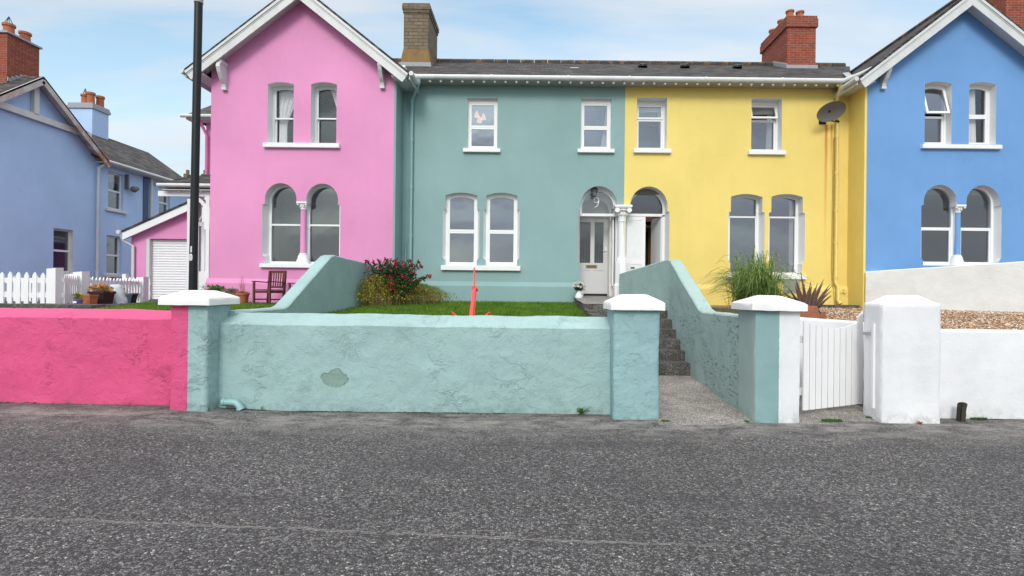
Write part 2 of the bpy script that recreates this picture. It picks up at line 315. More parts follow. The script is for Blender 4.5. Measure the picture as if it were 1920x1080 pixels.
def speckle_mat(name, stops, scale, bumpd, base_noise=2.0, lo=.75, hi=1.2, patches=None, rough=.85, bs=.9, stretch=(1, 1, 1)):
    m, nt, b = mat(name, (.2, .2, .2), rough, .25); p = geo(nt)
    pw = N(nt, 'ShaderNodeVectorMath', operation='MULTIPLY_ADD'); L(nt, noi(nt, p, scale * .6, 2, out=1), pw.inputs[0]); pw.inputs[1].default_value = (.8 / scale,) * 3; L(nt, p, pw.inputs[2])
    vec = mapping(nt, pw.outputs[0], stretch)
    v = N(nt, 'ShaderNodeTexVoronoi', Scale=scale, Randomness=1.0); L(nt, vec, v.inputs['Vector'])
    cs = N(nt, 'ShaderNodeSeparateColor'); L(nt, v.outputs['Color'], cs.inputs[0])
    col = ramp(nt, cs.outputs[0], stops)
    edge = N(nt, 'ShaderNodeTexVoronoi', Scale=scale, Randomness=1.0, feature='DISTANCE_TO_EDGE'); L(nt, vec, edge.inputs['Vector'])
    col = mixc(nt, ramp(nt, edge.outputs['Distance'], [(.03, .9), (.17, 0)]), col, tuple(x * .8 for x in stops[0][1]))
    nn = noi(nt, p, base_noise, 6, .6)
    g = N(nt, 'ShaderNodeMapRange'); L(nt, nn, g.inputs[0]); g.inputs[1].default_value = .3; g.inputs[2].default_value = .7; g.inputs[3].default_value = lo; g.inputs[4].default_value = hi
    col = mixc(nt, 1, col, g.outputs[0], 'MULTIPLY')
    h = mth(nt, 'MULTIPLY', ramp(nt, edge.outputs['Distance'], [(0, 0), (.3, 1)]), mth(nt, 'ADD', .4, cs.outputs[1]))
    return m, nt, b, p, col, h, bumpd, bs
def finish(t):
    m, nt, b, p, col, h, bd, bs = t; L(nt, col, b.inputs['Base Color']); bump(nt, b, h, bs, bd); return m
def road_mat():
    m, nt, b, p, col, h, bd, bs = speckle_mat('worn_chipped_asphalt', [(0, (.034, .031, .032)), (.36, (.060, .056, .058)), (.55, (.15, .146, .15)), (.80, (.30, .295, .30)), (.974, (.36, .35, .34)), (.982, (.70, .68, .63))], 66, .008, .55, .68, 1.12)
    f = N(nt, 'ShaderNodeTexVoronoi', Scale=190.0); L(nt, p, f.inputs['Vector']); fs = N(nt, 'ShaderNodeSeparateColor'); L(nt, f.outputs['Color'], fs.inputs[0])
    col = mixc(nt, .30, col, ramp(nt, fs.outputs[0], [(0, (.030, .028, .029)), (.6, (.115, .11, .112)), (.95, (.34, .33, .33))]))
    s = xyz(nt, p)
    # tarry darker patches, worn paler patches
    col = mixc(nt, mth(nt, 'MULTIPLY', ramp(nt, noi(nt, mapping(nt, p, (.5, 1.3, 1)), 1.1, 6, .65), [(.50, 0), (.66, 1)]), .45), col, (.055, .05, .055))
    # pale grit and old mortar that gathers along the walls
    ed = mth(nt, 'ADD', s[1], mth(nt, 'MULTIPLY', mth(nt, 'SUBTRACT', noi(nt, mapping(nt, p, (1, 2.5, 1)), 1.8, 6, .65), .5), 1.5))
    g = ramp(nt, mth(nt, 'DIVIDE', ed, 10), [(.54, 0), (.60, .5), (.635, 1), (.66, .6), (.69, .1)])
    col = mixc(nt, mth(nt, 'MULTIPLY', g, ramp(nt, noi(nt, mapping(nt, p, (.7, 1.2, 1)), 3.6, 8, .78), [(.42, .05), (.58, 1)])), col, mixc(nt, noi(nt, p, 60, 4, .7), (.17, .16, .15), (.46, .44, .41)))
    # the crack across the road
    ln = mth(nt, 'ADD', mth(nt, 'MULTIPLY', s[0], -.067), 3.345)
    wob = mth(nt, 'ADD', mth(nt, 'MULTIPLY', mth(nt, 'SUBTRACT', noi(nt, mapping(nt, p, (1, 0, 0)), 1.6, 5, .7), .5), .16), mth(nt, 'MULTIPLY', mth(nt, 'SUBTRACT', noi(nt, mapping(nt, p, (1, 0, 0)), 22, 3, .7), .5), .03))
    d = mth(nt, 'ABSOLUTE', mth(nt, 'SUBTRACT', s[1], mth(nt, 'ADD', ln, wob)))
    live = mth(nt, 'MULTIPLY', ramp(nt, mth(nt, 'MULTIPLY', s[0], .5), [(.1, 1), (.7, 0)]), ramp(nt, noi(nt, mapping(nt, p, (1, 0, 0)), 2.3, 3), [(.36, .25), (.5, 1)]))
    dk = mth(nt, 'MULTIPLY', ramp(nt, d, [(.003, 1), (.007, 0)]), live); pl = mth(nt, 'MULTIPLY', ramp(nt, d, [(.006, 1), (.014, 0)]), mth(nt, 'MULTIPLY', live, ramp(nt, noi(nt, p, 9, 4), [(.36, 0), (.47, 1)])))
    col = mixc(nt, pl, col, (.48, .46, .43)); col = mixc(nt, dk, col, (.018, .016, .016))
    h = mth(nt, 'SUBTRACT', h, mth(nt, 'MULTIPLY', dk, 1.2))
    return finish((m, nt, b, p, col, h, bd, bs))
M['road'] = road_mat()
M['pathc'] = finish(speckle_mat('exposed_aggregate_concrete', [(0, (.19, .175, .16)), (.4, (.36, .335, .31)), (.8, (.52, .49, .46)), (.95, (.70, .68, .65))], 75, .006, 2.2, .7, 1.25))
M['step'] = finish(speckle_mat('weathered_step_concrete', [(0, (.06, .056, .05)), (.5, (.12, .113, .10)), (.85, (.19, .18, .165)), (.96, (.32, .31, .29))], 80, .004, 4.0, .6, 1.4))
M['gravel'] = finish(speckle_mat('beach_gravel', [(0, (.13, .06, .03)), (.25, (.33, .16, .07)), (.5, (.50, .31, .17)), (.75, (.56, .44, .32)), (.93, (.80, .76, .70))], 22, .03, 1.2, .85, 1.15))
M['soil'] = finish(speckle_mat('grey_earth_drive', [(0, (.08, .075, .07)), (.5, (.16, .15, .14)), (.9, (.26, .25, .23))], 40, .01, 1.0, .8, 1.2))
M['turf'] = flat('turf_soil', (.045, .085, .012), .95, .1, var=.4, scale=9)
M['grass'] = leafmat('grass_blades', (.065, .165, .010), (.17, .29, .03), .3, 1.8)
M['earth'] = flat('dark_bed_soil', (.05, .038, .028), .95, .1, var=.4)

# ---------------------------------------------------------------- geometry helpers
class MB:
    """collects vertices and faces in world coordinates; build() links them as one mesh object"""
    def __init__(s): s.v = []; s.f = []; s.mi = []; s.cur = 0
    def add(s, vs, fs):
        o = len(s.v); s.v += [tuple(v) for v in vs]; s.f += [tuple(i + o for i in f) for f in fs]; s.mi += [s.cur] * len(fs); return s
    def box(s, x0, x1, y0, y1, z0, z1):
        return s.add([(x0, y0, z0), (x1, y0, z0), (x1, y1, z0), (x0, y1, z0), (x0, y0, z1), (x1, y0, z1), (x1, y1, z1), (x0, y1, z1)],
                     [(0, 3, 2, 1), (4, 5, 6, 7), (0, 1, 5, 4), (1, 2, 6, 5), (2, 3, 7, 6), (3, 0, 4, 7)])
    def obox(s, c, ax, ay, az, hx, hy, hz):
        c = Vector(c); ax = Vector(ax).normalized() * hx; ay = Vector(ay).normalized() * hy; az = Vector(az).normalized() * hz
        vs = [c + i * ax + j * ay + k * az for k in (-1, 1) for i, j in ((-1, -1), (1, -1), (1, 1), (-1, 1))]
        return s.add(vs, [(0, 3, 2, 1), (4, 5, 6, 7), (0, 1, 5, 4), (1, 2, 6, 5), (2, 3, 7, 6), (3, 0, 4, 7)])
    def beam(s, a, b, wd, dp, up=(0, 0, 1)):
        a = Vector(a); b = Vector(b); d = (b - a).normalized(); sx = d.cross(Vector(up))
        if sx.length < 1e-4: sx = d.cross(Vector((0, 1, 0)))
        sx.normalize(); sz = sx.cross(d)
        return s.obox((a + b) / 2, d, sx, sz, (b - a).length / 2, wd / 2, dp / 2)
    def tube(s, pts, r, n=10, cap=True):
        pts = [Vector(p) for p in pts]; rs = r if hasattr(r, '__len__') else [r] * len(pts)
        vs = []; fs = []; prev = None
        for i, p in enumerate(pts):
            t = (pts[min(i + 1, len(pts) - 1)] - pts[max(i - 1, 0)]).normalized()
            if prev is None: x = t.cross(Vector((0.12, 0.3, 1))); x = x if x.length > .1 else t.cross(Vector((1, 0, 0)))
            else: x = prev - t * prev.dot(t)
            x.normalize(); prev = x; y = t.cross(x)
            vs += [p + rs[i] * (cos(2 * pi * k / n) * x + sin(2 * pi * k / n) * y) for k in range(n)]
        for i in range(len(pts) - 1):
            for k in range(n):
                a = i * n + k; b = i * n + (k + 1) % n; fs.append((a, b, b + n, a + n))
        if cap: fs.append(tuple(range(n - 1, -1, -1))); fs.append(tuple(range((len(pts) - 1) * n, len(pts) * n)))
        return s.add(vs, fs)
    def lathe(s, c, prof, n=20, sx=1, sy=1, a0=0):
        c = Vector(c); vs = []; fs = []
        for r, z in prof: vs += [(c.x + sx * r * cos(a0 + 2 * pi * k / n), c.y + sy * r * sin(a0 + 2 * pi * k / n), c.z + z) for k in range(n)]
        for i in range(len(prof) - 1):
            for k in range(n):
                a = i * n + k; b = i * n + (k + 1) % n; fs.append((a, b, b + n, a + n))
        fs.append(tuple(range(n - 1, -1, -1))); fs.append(tuple(range((len(prof) - 1) * n, len(prof) * n)))
        return s.add(vs, fs)
    def ball(s, c, r, n=10, m=7, sz=1):
        prof = [(r * sin(pi * i / m) + 1e-4, -r * sz * cos(pi * i / m)) for i in range(m + 1)]
        return s.lathe(c, prof, n)
    def prism(s, loop, y0, y1):
        """loop of (X,Z) points extruded along Y"""
        n = len(loop); tr = tessellate_polygon([[Vector((x, z, 0)) for x, z in loop]])
        vs = [(x, y0, z) for x, z in loop] + [(x, y1, z) for x, z in loop]
        fs = [tuple(t) for t in tr] + [tuple(i + n for i in t[::-1]) for t in tr] + [(i, (i + 1) % n, (i + 1) % n + n, i + n) for i in range(n)]
        return s.add(vs, fs)
    def slab(s, poly, t=.05):
        """a planar polygon with a thickness below it"""
        P = [Vector(p) for p in poly]; nrm = (P[1] - P[0]).cross(P[2] - P[0]).normalized()
        if nrm.z < 0: nrm = -nrm
        n = len(P); vs = P + [p - nrm * t for p in P]
        return s.add(vs, [tuple(range(n)), tuple(range(2 * n - 1, n - 1, -1))] + [(i, (i + 1) % n, (i + 1) % n + n, i + n) for i in range(n)])
    def ring(s, A, B, y0, y1):
        n = len(A); vs = [(x, y0, z) for x, z in A] + [(x, y0, z) for x, z in B] + [(x, y1, z) for x, z in A] + [(x, y1, z) for x, z in B]; fs = []
        for i in range(n):
            j = (i + 1) % n; fs += [(i, j, n + j, n + i), (n + i, n + j, 3 * n + j, 3 * n + i), (i, 2 * n + i, 2 * n + j, j)]
        return s.add(vs, fs)
    def build(s, name, m, parent=None, smooth=None, bev=0):
        me = bpy.data.meshes.new(name); org = Vector((0, 0, 0)); q = parent
        while q is not None: org += q.location; q = q.parent
        me.from_pydata([(v[0] - org.x, v[1] - org.y, v[2] - org.z) for v in s.v], [], s.f)
        for mm in (m if isinstance(m, (list, tuple)) else [m]): me.materials.append(mm)
        if isinstance(m, (list, tuple)): me.polygons.foreach_set('material_index', s.mi)
        bm = bmesh.new(); bm.from_mesh(me)
        if len(bm.faces) < 60000: bmesh.ops.recalc_face_normals(bm, faces=bm.faces)
        if bev: bmesh.ops.bevel(bm, geom=bm.edges[:], offset=bev, segments=2, affect='EDGES', clamp_overlap=True)
        if len(bm.faces) < 30000:
            uvl = bm.loops.layers.uv.new('UVMap')
            for f in bm.faces:
                n = f.normal; u = Vector((0, 0, 1)).cross(n)
                if u.length < .05: u = Vector((1, 0, 0))
                u.normalize(); v = n.cross(u)
                for l in f.loops: co_ = l.vert.co + org; l[uvl].uv = (co_.dot(u), co_.dot(v))
        bm.to_mesh(me); bm.free()
        if smooth:
            me.polygons.foreach_set('use_smooth', [True] * len(me.polygons))
            if smooth != 1: me.set_sharp_from_angle(angle=radians(smooth))
        o = bpy.data.objects.new(name, me); COL.objects.link(o); o.parent = parent; return o
def tag(o, label=None, cat=None, group=None, kind=None):
    for k, v in (('label', label), ('category', cat), ('group', group), ('kind', kind)):
        if v: o[k] = v
    return o
def thing(name, loc, label, cat, group=None):
    o = bpy.data.objects.new(name, None); o.empty_display_size = .1; COL.objects.link(o); o.location = loc; return tag(o, label, cat, group)
def copy_tree(o, parent=None):
    c = o.copy(); COL.objects.link(c)
    if parent is not None: c.parent = parent
    for ch in list(o.children): copy_tree(ch, c)
    return c

def opening(X0, X1, Zb, Zt, rise, step=None, n=18):
    """outline of an opening: rise is the height of the curved head; step=(width, z0, z1) widens the jambs between z0 and z1"""
    cx = (X0 + X1) / 2; hw = (X1 - X0) / 2; zs = Zt - rise; pts = [(X0, Zb)]
    def st(sgn, x):
        if not step: return []
        wd, z0, z1 = step; q = [(x, z0), (x + sgn * wd, z0 + wd * 1.2), (x + sgn * wd, z1 - wd * .3), (x, z1)]; return q
    pts += st(-1, X0)
    if rise < 1e-4: top = [(X0, Zt), (X1, Zt)]
    elif rise > hw * .8: top = [(cx - hw * cos(pi * i / n), zs + rise * sin(pi * i / n)) for i in range(n + 1)]
    else:
        R_ = (hw * hw + rise * rise) / (2 * rise); a = math.asin(hw / R_); top = [(cx + R_ * sin(-a + 2 * a * i / n), Zt - R_ + R_ * cos(-a + 2 * a * i / n)) for i in range(n + 1)]
    pts += top; pts += st(1, X1)[::-1]; pts += [(X1, Zb)]
    return pts
def plain(X0, X1, Zb, Zt, rise, step=None, n=18):
    q = opening(X0, X1, Zb, Zt, rise, step, n)
    return [(min(max(x, X0), X1), z) for x, z in q]

def curtain(name, parent, y, zt, zb, top, bot, m, waist=None, folds=7):
    b = MB(); nu, nv = 40, 14; vs = []
    for j in range(nv + 1):
        t = j / nv; z = zt + (zb - zt) * t
        e = t ** 1.6 if waist is None else (t / .6 if t < .6 else 1.0)
        x0 = top[0] + (bot[0] - top[0]) * e; x1 = top[1] + (bot[1] - top[1]) * e
        for i in range(nu + 1):
            s_ = i / nu; vs.append((x0 + (x1 - x0) * s_, y + .022 * sin(s_ * folds * 2 * pi + t * .8) + .01 * sin(s_ * 3 * folds + 2 * t), z))
    fs = [(j * (nu + 1) + i, j * (nu + 1) + i + 1, (j + 1) * (nu + 1) + i + 1, (j + 1) * (nu + 1) + i) for j in range(nv) for i in range(nu)]
    return b.add(vs, fs).build(name, m, parent, smooth=1)

def window(parent, Y, X0, X1, Zb, Zt, rise=0, step=None, rec=.25, Zm=None, fm=None, gl=None, reveal=None, t=.045, inner=True, open_=0, head=None, curt=None, topframe=True, sash=False):
    """reveal > frame, pane (and curtain); returns the loop for the hole in the wall"""
    fm = fm or M['upvc']; gl = gl or M['glass']; reveal = reveal or M['white']
    F = opening(X0, X1, Zb, Zt, rise, step); B = plain(X0, X1, Zb, Zt, rise, step); n = len(F)
    b = MB(); b.add([(x, Y, z) for x, z in F] + [(x, Y + rec, z) for x, z in B], [(i, (i + 1) % n, (i + 1) % n + n, i + n) for i in range(n)])
    if step:      # the painted edge round the opening stands a hair proud of the wall
        E = opening(X0 - .012, X1 + .012, Zb, Zt + .0, rise, step); 
    wob = b.build('window', reveal, parent)
    y0 = Y + rec - .05
    f = MB(); hd = head or 0
    def sub(dx, z0, z1, r): return opening(X0 + dx, X1 - dx, z0, z1, r)
    f.ring(plain(X0 - .01, X1 + .01, Zb - .01, Zt + .01, rise), plain(X0 + t, X1 - t, Zb + t, Zt - t - hd, rise * .9), y0, y0 + .09)
    if Zm is None: Zm = (Zb + Zt) / 2
    def sashring(z0, z1, r, yy, tt=.05, th=.045):
        A = plain(X0 + t - .003, X1 - t + .003, z0, z1, r); Bq = plain(X0 + t + tt, X1 - t - tt, z0 + tt, z1 - tt, r * .88); q = MB(); q.ring(A, Bq, yy, yy + th); return q, Bq
    # lower light, upper light
    if sash:   # timber sliding sashes: the upper one stands forward
        q1, g1 = sashring(Zb + t, Zm + .02, 0, y0 + .05, .035); q2, g2 = sashring(Zm - .02, Zt - t - hd, rise * .9, y0 + .008, .035)
        yl, yu = y0 + .07, y0 + .03
        for sx in (X0 + t, X1 - t): f.box(sx - .012, sx + .012, y0 - .012, y0 + .008, Zm - .07, Zm - .02)
    else:
        q1, g1 = sashring(Zb + t, Zm, 0, y0 + .012, .03 if not inner else .05); q2, g2 = sashring(Zm, Zt - t - hd, rise * .9, y0 + .008, .05 if topframe else .012)
        yl, yu = y0 + .035, y0 + .03
    p = MB(); gl1 = [(x, yl, z) for x, z in g1]; gl2 = [(x, yu, z) for x, z in g2]
    if open_:
        zt = Zt - t - hd; ca, sa = cos(open_), sin(open_)
        def rotp(v): dz = v[2] - zt; dy = v[1] - y0; return (v[0], y0 + dy * ca + dz * sa, zt + dz * ca - dy * sa)
        q2.v = [rotp(v) for v in q2.v]; gl2 = [rotp(v) for v in gl2]
        f.box(X0 + t, X1 - t, y0 + .02, y0 + .06, Zm - .03, Zm + .012)
    f.add(q1.v, q1.f); f.add(q2.v, q2.f)
    f.build('frame', fm, wob)
    for g in (gl1, gl2):
        tr = tessellate_polygon([[Vector((x, z, 0)) for x, _, z in g]]); p.add(g, [tuple(q) for q in tr])
    p.build('pane', gl, wob)
    # the plastered return inside the room behind the frame
    if curt:
        for c_ in curt: curtain('curtain', wob, Y + rec + .09 + .01 * RND.random(), *c_)
    return F

def wall_with_holes(name, outer, holes, Y, m, parent, th=.24):
    """front sheet with openings cut out, edges turned back so the wall has thickness"""
    loops = [[Vector((x, z, 0)) for x, z in outer]] + [[Vector((x, z, 0)) for x, z in h] for h in holes]
    tr = tessellate_polygon(loops); flatp = [(v.x, Y, v.y) for l in loops for v in l]; b = MB(); b.add(flatp, [tuple(t) for t in tr])
    n = len(outer); b.add([(x, Y, z) for x, z in outer] + [(x, Y + th, z) for x, z in outer], [(i, (i + 1) % n, (i + 1) % n + n, i + n) for i in range(n)])
    back = [(x, Y + th, z) for (x, _, z) in flatp]; b.add(back, [tuple(t[::-1]) for t in tr])
    o = b.build(name, m, parent)
    return o

def nz(p, a):
    """low frequency unevenness of hand-laid render"""
    q = Vector(p); v = noise.noise_vector(q * 1.7) * .9 + noise.noise_vector(q * 5.5) * .45 + noise.noise_vector(q * 14) * .2
    return q + v * a
def rough_wall(name, path, prof, m, parent=None, amp=.012, step=.035, pstep=.035, smooth=40):
    """loft of a vertical section along a path of (x, y, ztop, zbase); prof(ztop, zbase) gives (offset, z) pairs"""
    P = [Vector(p) for p in path]; st = []
    for a, b_ in zip(P, P[1:]):
        k = max(1, int(((b_ - a).xyz).length / step)); st += [a.lerp(b_, i / k) for i in range(k)]
    st.append(P[-1])
    pr0 = prof(1.0, 0.0); cnt = []
    for (a, c_) in zip(pr0, pr0[1:]): cnt.append(max(1, int(sqrt((a[0] - c_[0]) ** 2 + (a[1] - c_[1]) ** 2) / pstep)))
    vs = []; rows = sum(cnt) + 1
    for i, p in enumerate(st):
        a = st[max(i - 1, 0)]; c_ = st[min(i + 1, len(st) - 1)]; t = Vector((c_.x - a.x, c_.y - a.y)).normalized(); nx, ny = -t.y, t.x
        pr = prof(p.z, p.w if len(p) > 3 else 0)
        for s_, (u, v_) in enumerate(zip(pr, pr[1:])):
            for k in range(cnt[s_]):
                f = k / cnt[s_]; o_ = u[0] + (v_[0] - u[0]) * f; z = u[1] + (v_[1] - u[1]) * f; vs.append(nz((p.x + nx * o_, p.y + ny * o_, z), amp))
        vs.append(nz((p.x + nx * pr[-1][0], p.y + ny * pr[-1][0], pr[-1][1]), amp))
    fs = [(i * rows + k, (i + 1) * rows + k, (i + 1) * rows + k + 1, i * rows + k + 1) for i in range(len(st) - 1) for k in range(rows - 1)]
    fs += [tuple(range(rows)), tuple(range((len(st) - 1) * rows, len(st) * rows))[::-1]]
    return MB().add(vs, fs).build(name, m, parent, smooth=smooth)
def rough_box(name, x0, x1, y0, y1, z0, z1, m, parent=None, amp=.01, step=.035, shape=None, rnd=.02, smooth=45):
    """box of fine grid faces with worn corners; shape(x,y,z) may move the points"""
    nx = max(2, int((x1 - x0) / step)); ny = max(2, int((y1 - y0) / step)); nz_ = max(2, int((z1 - z0) / step)); idx = {}; vs = []; fs = []
    cx, cy = (x0 + x1) / 2, (y0 + y1) / 2
    def V(i, j, k):
        if (i, j, k) not in idx:
            x = x0 + (x1 - x0) * i / nx; y = y0 + (y1 - y0) * j / ny; z = z0 + (z1 - z0) * k / nz_
            on = (i in (0, nx)) + (j in (0, ny)) + (k in (nz_,))
            if on >= 2 and rnd:
                s_ = rnd * (.6 + .8 * abs(noise.noise(Vector((x * 4, y * 4, z * 4)))))
                if i in (0, nx): x += s_ * (1 if i == 0 else -1) * .5
                if j in (0, ny): y += s_ * (1 if j == 0 else -1) * .5
                if k == nz_: z -= s_ * .5
            p = (x, y, z) if shape is None else shape(x, y, z)
            idx[(i, j, k)] = len(vs); vs.append(nz(p, amp))
        return idx[(i, j, k)]
    for i in range(nx):
        for j in range(ny): fs += [(V(i, j, nz_), V(i + 1, j, nz_), V(i + 1, j + 1, nz_), V(i, j + 1, nz_)), (V(i, j, 0), V(i, j + 1, 0), V(i + 1, j + 1, 0), V(i + 1, j, 0))]
        for k in range(nz_): fs += [(V(i, 0, k), V(i + 1, 0, k), V(i + 1, 0, k + 1), V(i, 0, k + 1)), (V(i, ny, k), V(i, ny, k + 1), V(i + 1, ny, k + 1), V(i + 1, ny, k))]
    for j in range(ny):
        for k in range(nz_): fs += [(V(0, j, k), V(0, j, k + 1), V(0, j + 1, k + 1), V(0, j + 1, k)), (V(nx, j, k), V(nx, j + 1, k), V(nx, j + 1, k + 1), V(nx, j, k + 1))]
    return MB().add(vs, fs).build(name, m, parent, smooth=smooth)

# ---------------------------------------------------------------- ground
def gz(x, y):      # the pavement rises a little towards the left-hand wall
    t = min(1, max(0, (-x - 3.0) / 1.6)); t = t * t * (3 - 2 * t); k = min(1, max(0, (y - 3.0) / 3.0)); return .05 * t * k * k * (3 - 2 * k)
def sheet(name, xs, ys, fz, m, kind='structure', amp=0):
    vs = [(x, y, fz(x, y)) for y in ys for x in xs]; n = len(xs)
    if amp: vs = [(x, y, z + amp * noise.noise(Vector((x * 1.3, y * 1.3, 0)))) for x, y, z in vs]
    fs = [(j * n + i, j * n + i + 1, (j + 1) * n + i + 1, (j + 1) * n + i) for j in range(len(ys) - 1) for i in range(n - 1)]
    o = MB().add(vs, fs).build(name, m, None, smooth=1); o['kind'] = kind; return o
lin = lambda a, b, n: [a + (b - a) * i / n for i in range(n + 1)]
sheet('road', [-400, -60, -20] + lin(-12, 12, 120) + [20, 60, 400], [-400, -50, -5] + lin(0, 7.5, 60) + [30, 400], gz, M['road'])
# terrace ground behind the street walls
def terr(x, y): return 1.14 + .06 * min(1, max(0, (y - 7) / 6))
def sheetpoly(name, poly, m, fz, kind='structure'):
    tr = tessellate_polygon([[Vector((x, y, 0)) for x, y in poly]]); b = MB().add([(x, y, fz(x, y)) for x, y in poly], [tuple(t) for t in tr]); o = b.build(name, m); o['kind'] = kind; return o
sheetpoly('garden_ground', [(-80, 7.0), (-4.0, 7.0), (-4.0, 80), (-80, 80)], M['soil'], terr)
sheetpoly('garden_ground', [(2.8, 13.0), (80, 13.0), (80, 80), (2.8, 80)], M['soil'], lambda x, y: 1.2)
sheetpoly('gravel_bed', [(2.75, 8.6), (4.7, 8.2), (4.95, 7.0), (30, 7.0), (30, 13.9), (2.75, 13.9)], M['gravel'], lambda x, y: 1.04 + .05 * (y - 7) if y < 10.5 else 1.215 + .012 * (y - 10.5))
lawnz = lambda x, y: 1.27 - .049 * (13.8 - y)
sheet('lawn_soil', lin(-3.95, 1.06, 20), lin(7.0, 13.85, 24), lambda x, y: lawnz(x, y) - .012, M['turf'], amp=.02)
plawn = [(-6.6, 7.05), (-9.3, 12.9), (-8.2, 13.3), (-4.1, 12.6), (-4.1, 7.05)]
sheetpoly('lawn_soil', plawn, M['turf'], lambda x, y: terr(x, y) + .01)
def inpoly(x, y, P):
    r = False; j = len(P) - 1
    for i in range(len(P)):
        if (P[i][1] > y) != (P[j][1] > y) and x < (P[j][0] - P[i][0]) * (y - P[i][1]) / (P[j][1] - P[i][1]) + P[i][0]: r = not r
        j = i
    return r
def grass(name, n, sample, fz, h, label, m=None):
    b = MB(); vs = []; fs = []
    for i in range(n):
        x, y = sample()
        z = fz(x, y) - .01; a = RND.uniform(0, 2 * pi); hh = h * RND.uniform(.5, 1.25); wd = RND.uniform(.004, .008); lx, ly = RND.gauss(0, .4) * hh, RND.gauss(0, .4) * hh
        cx, cy = cos(a) * wd, sin(a) * wd; o = len(vs); vs += [(x - cx, y - cy, z), (x + cx, y + cy, z), (x + lx, y + ly, z + hh)]; fs.append((o, o + 1, o + 2))
    b.add(vs, fs); o = b.build(name, m or M['grass']); return tag(o, label, 'grass', kind='stuff')
def smp():
    while True:
        x = RND.uniform(-3.92, 1.05); y = RND.uniform(8.8, 13.8); 
        if noise.noise(Vector((x * 2, y * 2, 0))) > -.75: return x, y
grass('lawn_grass', 42000, smp, lambda x, y: lawnz(x, y) + .012 * noise.noise(Vector((x * 3, y * 3, 1))), .06, 'bright green mown lawn in front of the teal house')
def smp2():
    while True:
        x = RND.uniform(-9.3, -4.1); y = RND.uniform(7.2, 13.2)
        if inpoly(x, y, plawn): return x, y
grass('lawn_grass', 26000, smp2, lambda x, y: terr(x, y), .05, 'short green lawn behind the bright pink street wall')

# paths and steps of the teal house
def pathz(x, y): return -.003 + max(0, (y - 6.3) / 2.75) * .15
sheet('path', lin(1.50, 2.70, 16), lin(6.27, 9.2, 60), pathz, M['pathc'], amp=.012)
sheet('gate_threshold', lin(3.20, 4.40, 16), lin(6.35, 9.0, 60), lambda x, y: -.002 + max(0, (y - 6.5)) * .085, M['pathc'], amp=.02)
stp = thing('stone_steps', (2, 9.1, .15), 'seven dark weathered concrete steps rising between the teal pillar and the teal side wall', 'steps')
sy = [9.06, 9.38, 9.67, 9.98, 10.28, 10.58, 10.85, 11.15]; sz = [.363, .537, .708, .874, 1.046, 1.207, 1.30]
for i in range(7):
    rough_box('step', 1.2, 2.70, sy[i], sy[i + 1] + .12, (0 if i == 0 else sz[i - 1] - .12), sz[i], M['step'], stp, amp=.004, step=.04, rnd=.02)
MB().box(1.02, 1.2, 9.0, 10.9, .2, 1.16).build('side_wall', M['step'], stp)
sheet('landing', lin(1.04, 2.65, 14), lin(10.9, 14.72, 24), lambda x, y: 1.305 + max(0, (y - 10.9) / 2.9) * .115, M['pathc'], amp=.012)
MB().box(1.03, 1.22, 10.0, 10.92, .8, 1.2).box(1.03, 1.2, 10.9, 13.7, .9, 1.31).build('landing_edge', M['step'])['kind'] = 'structure'

# ---------------------------------------------------------------- street walls and pillars
def front_prof(slope_h=.13, slope_w=.28, th=.34):
    return lambda zt, zb: [(0, zb - .1), (0, zt - slope_h - .012), (.012, zt - slope_h), (slope_w, zt), (slope_w + .03, zt - .005), (th, zt - .03), (th, zb - .1)]
def V4(x, y, zt, zb=0): return Vector((x, y, zt, zb))
def rw(*a, **k): return rough_wall(*a, **k)
P4 = lambda pts: [Vector((x, y, zt)) for x, y, zt in pts]
tw = thing('garden_wall', (-1.4, 6.8, 0), 'teal rendered street wall with a flaked patch and a drain pipe at its foot', 'wall')
rw('wall_body', P4([(-4.05, 6.80, 1.232), (1.0, 6.79, 1.228)]), front_prof(), M['tealwall'], tw, amp=.013, step=.03, pstep=.03)
px_, pz_ = at(424, 756, 6.74)
pb = MB(); pb.tube([(px_ - .04, 6.745, pz_ + .012), (px_ + .03, 6.745, pz_ + .012), (px_ + .115, 6.745, pz_ + .008), (px_ + .165, 6.74, pz_ - .03), (px_ + .19, 6.735, pz_ - .075)], .042, 14)
pb.tube([(px_ - .045, 6.745, pz_ + .012), (px_ - .015, 6.745, pz_ + .012)], .05, 14); pb.tube([(px_ + .175, 6.738, pz_ - .05), (px_ + .197, 6.733, pz_ - .085)], .049, 14)
pb.build('drain_pipe', M['tealpipe'], tw, smooth=40)
pw_ = thing('garden_wall', (-9, 6.85, 0), 'bright raspberry pink rendered street wall with a lumpy trowelled face', 'wall')
rw('wall_body', P4([(-14, 6.98, 1.265), (-7.0, 6.88, 1.262), (-4.42, 6.82, 1.255)]), front_prof(.10, .26), M['pinkwall'], pw_, amp=.014, step=.035)
ww = thing('garden_wall', (8, 6.74, 0), 'plain white rendered street wall below the gravel bed', 'wall')
rw('wall_body', P4([(4.9, 6.76, 1.118), (13.5, 6.74, 1.118)]), front_prof(.012, .24, .26), M['whitewall'], ww, amp=.006, step=.045)

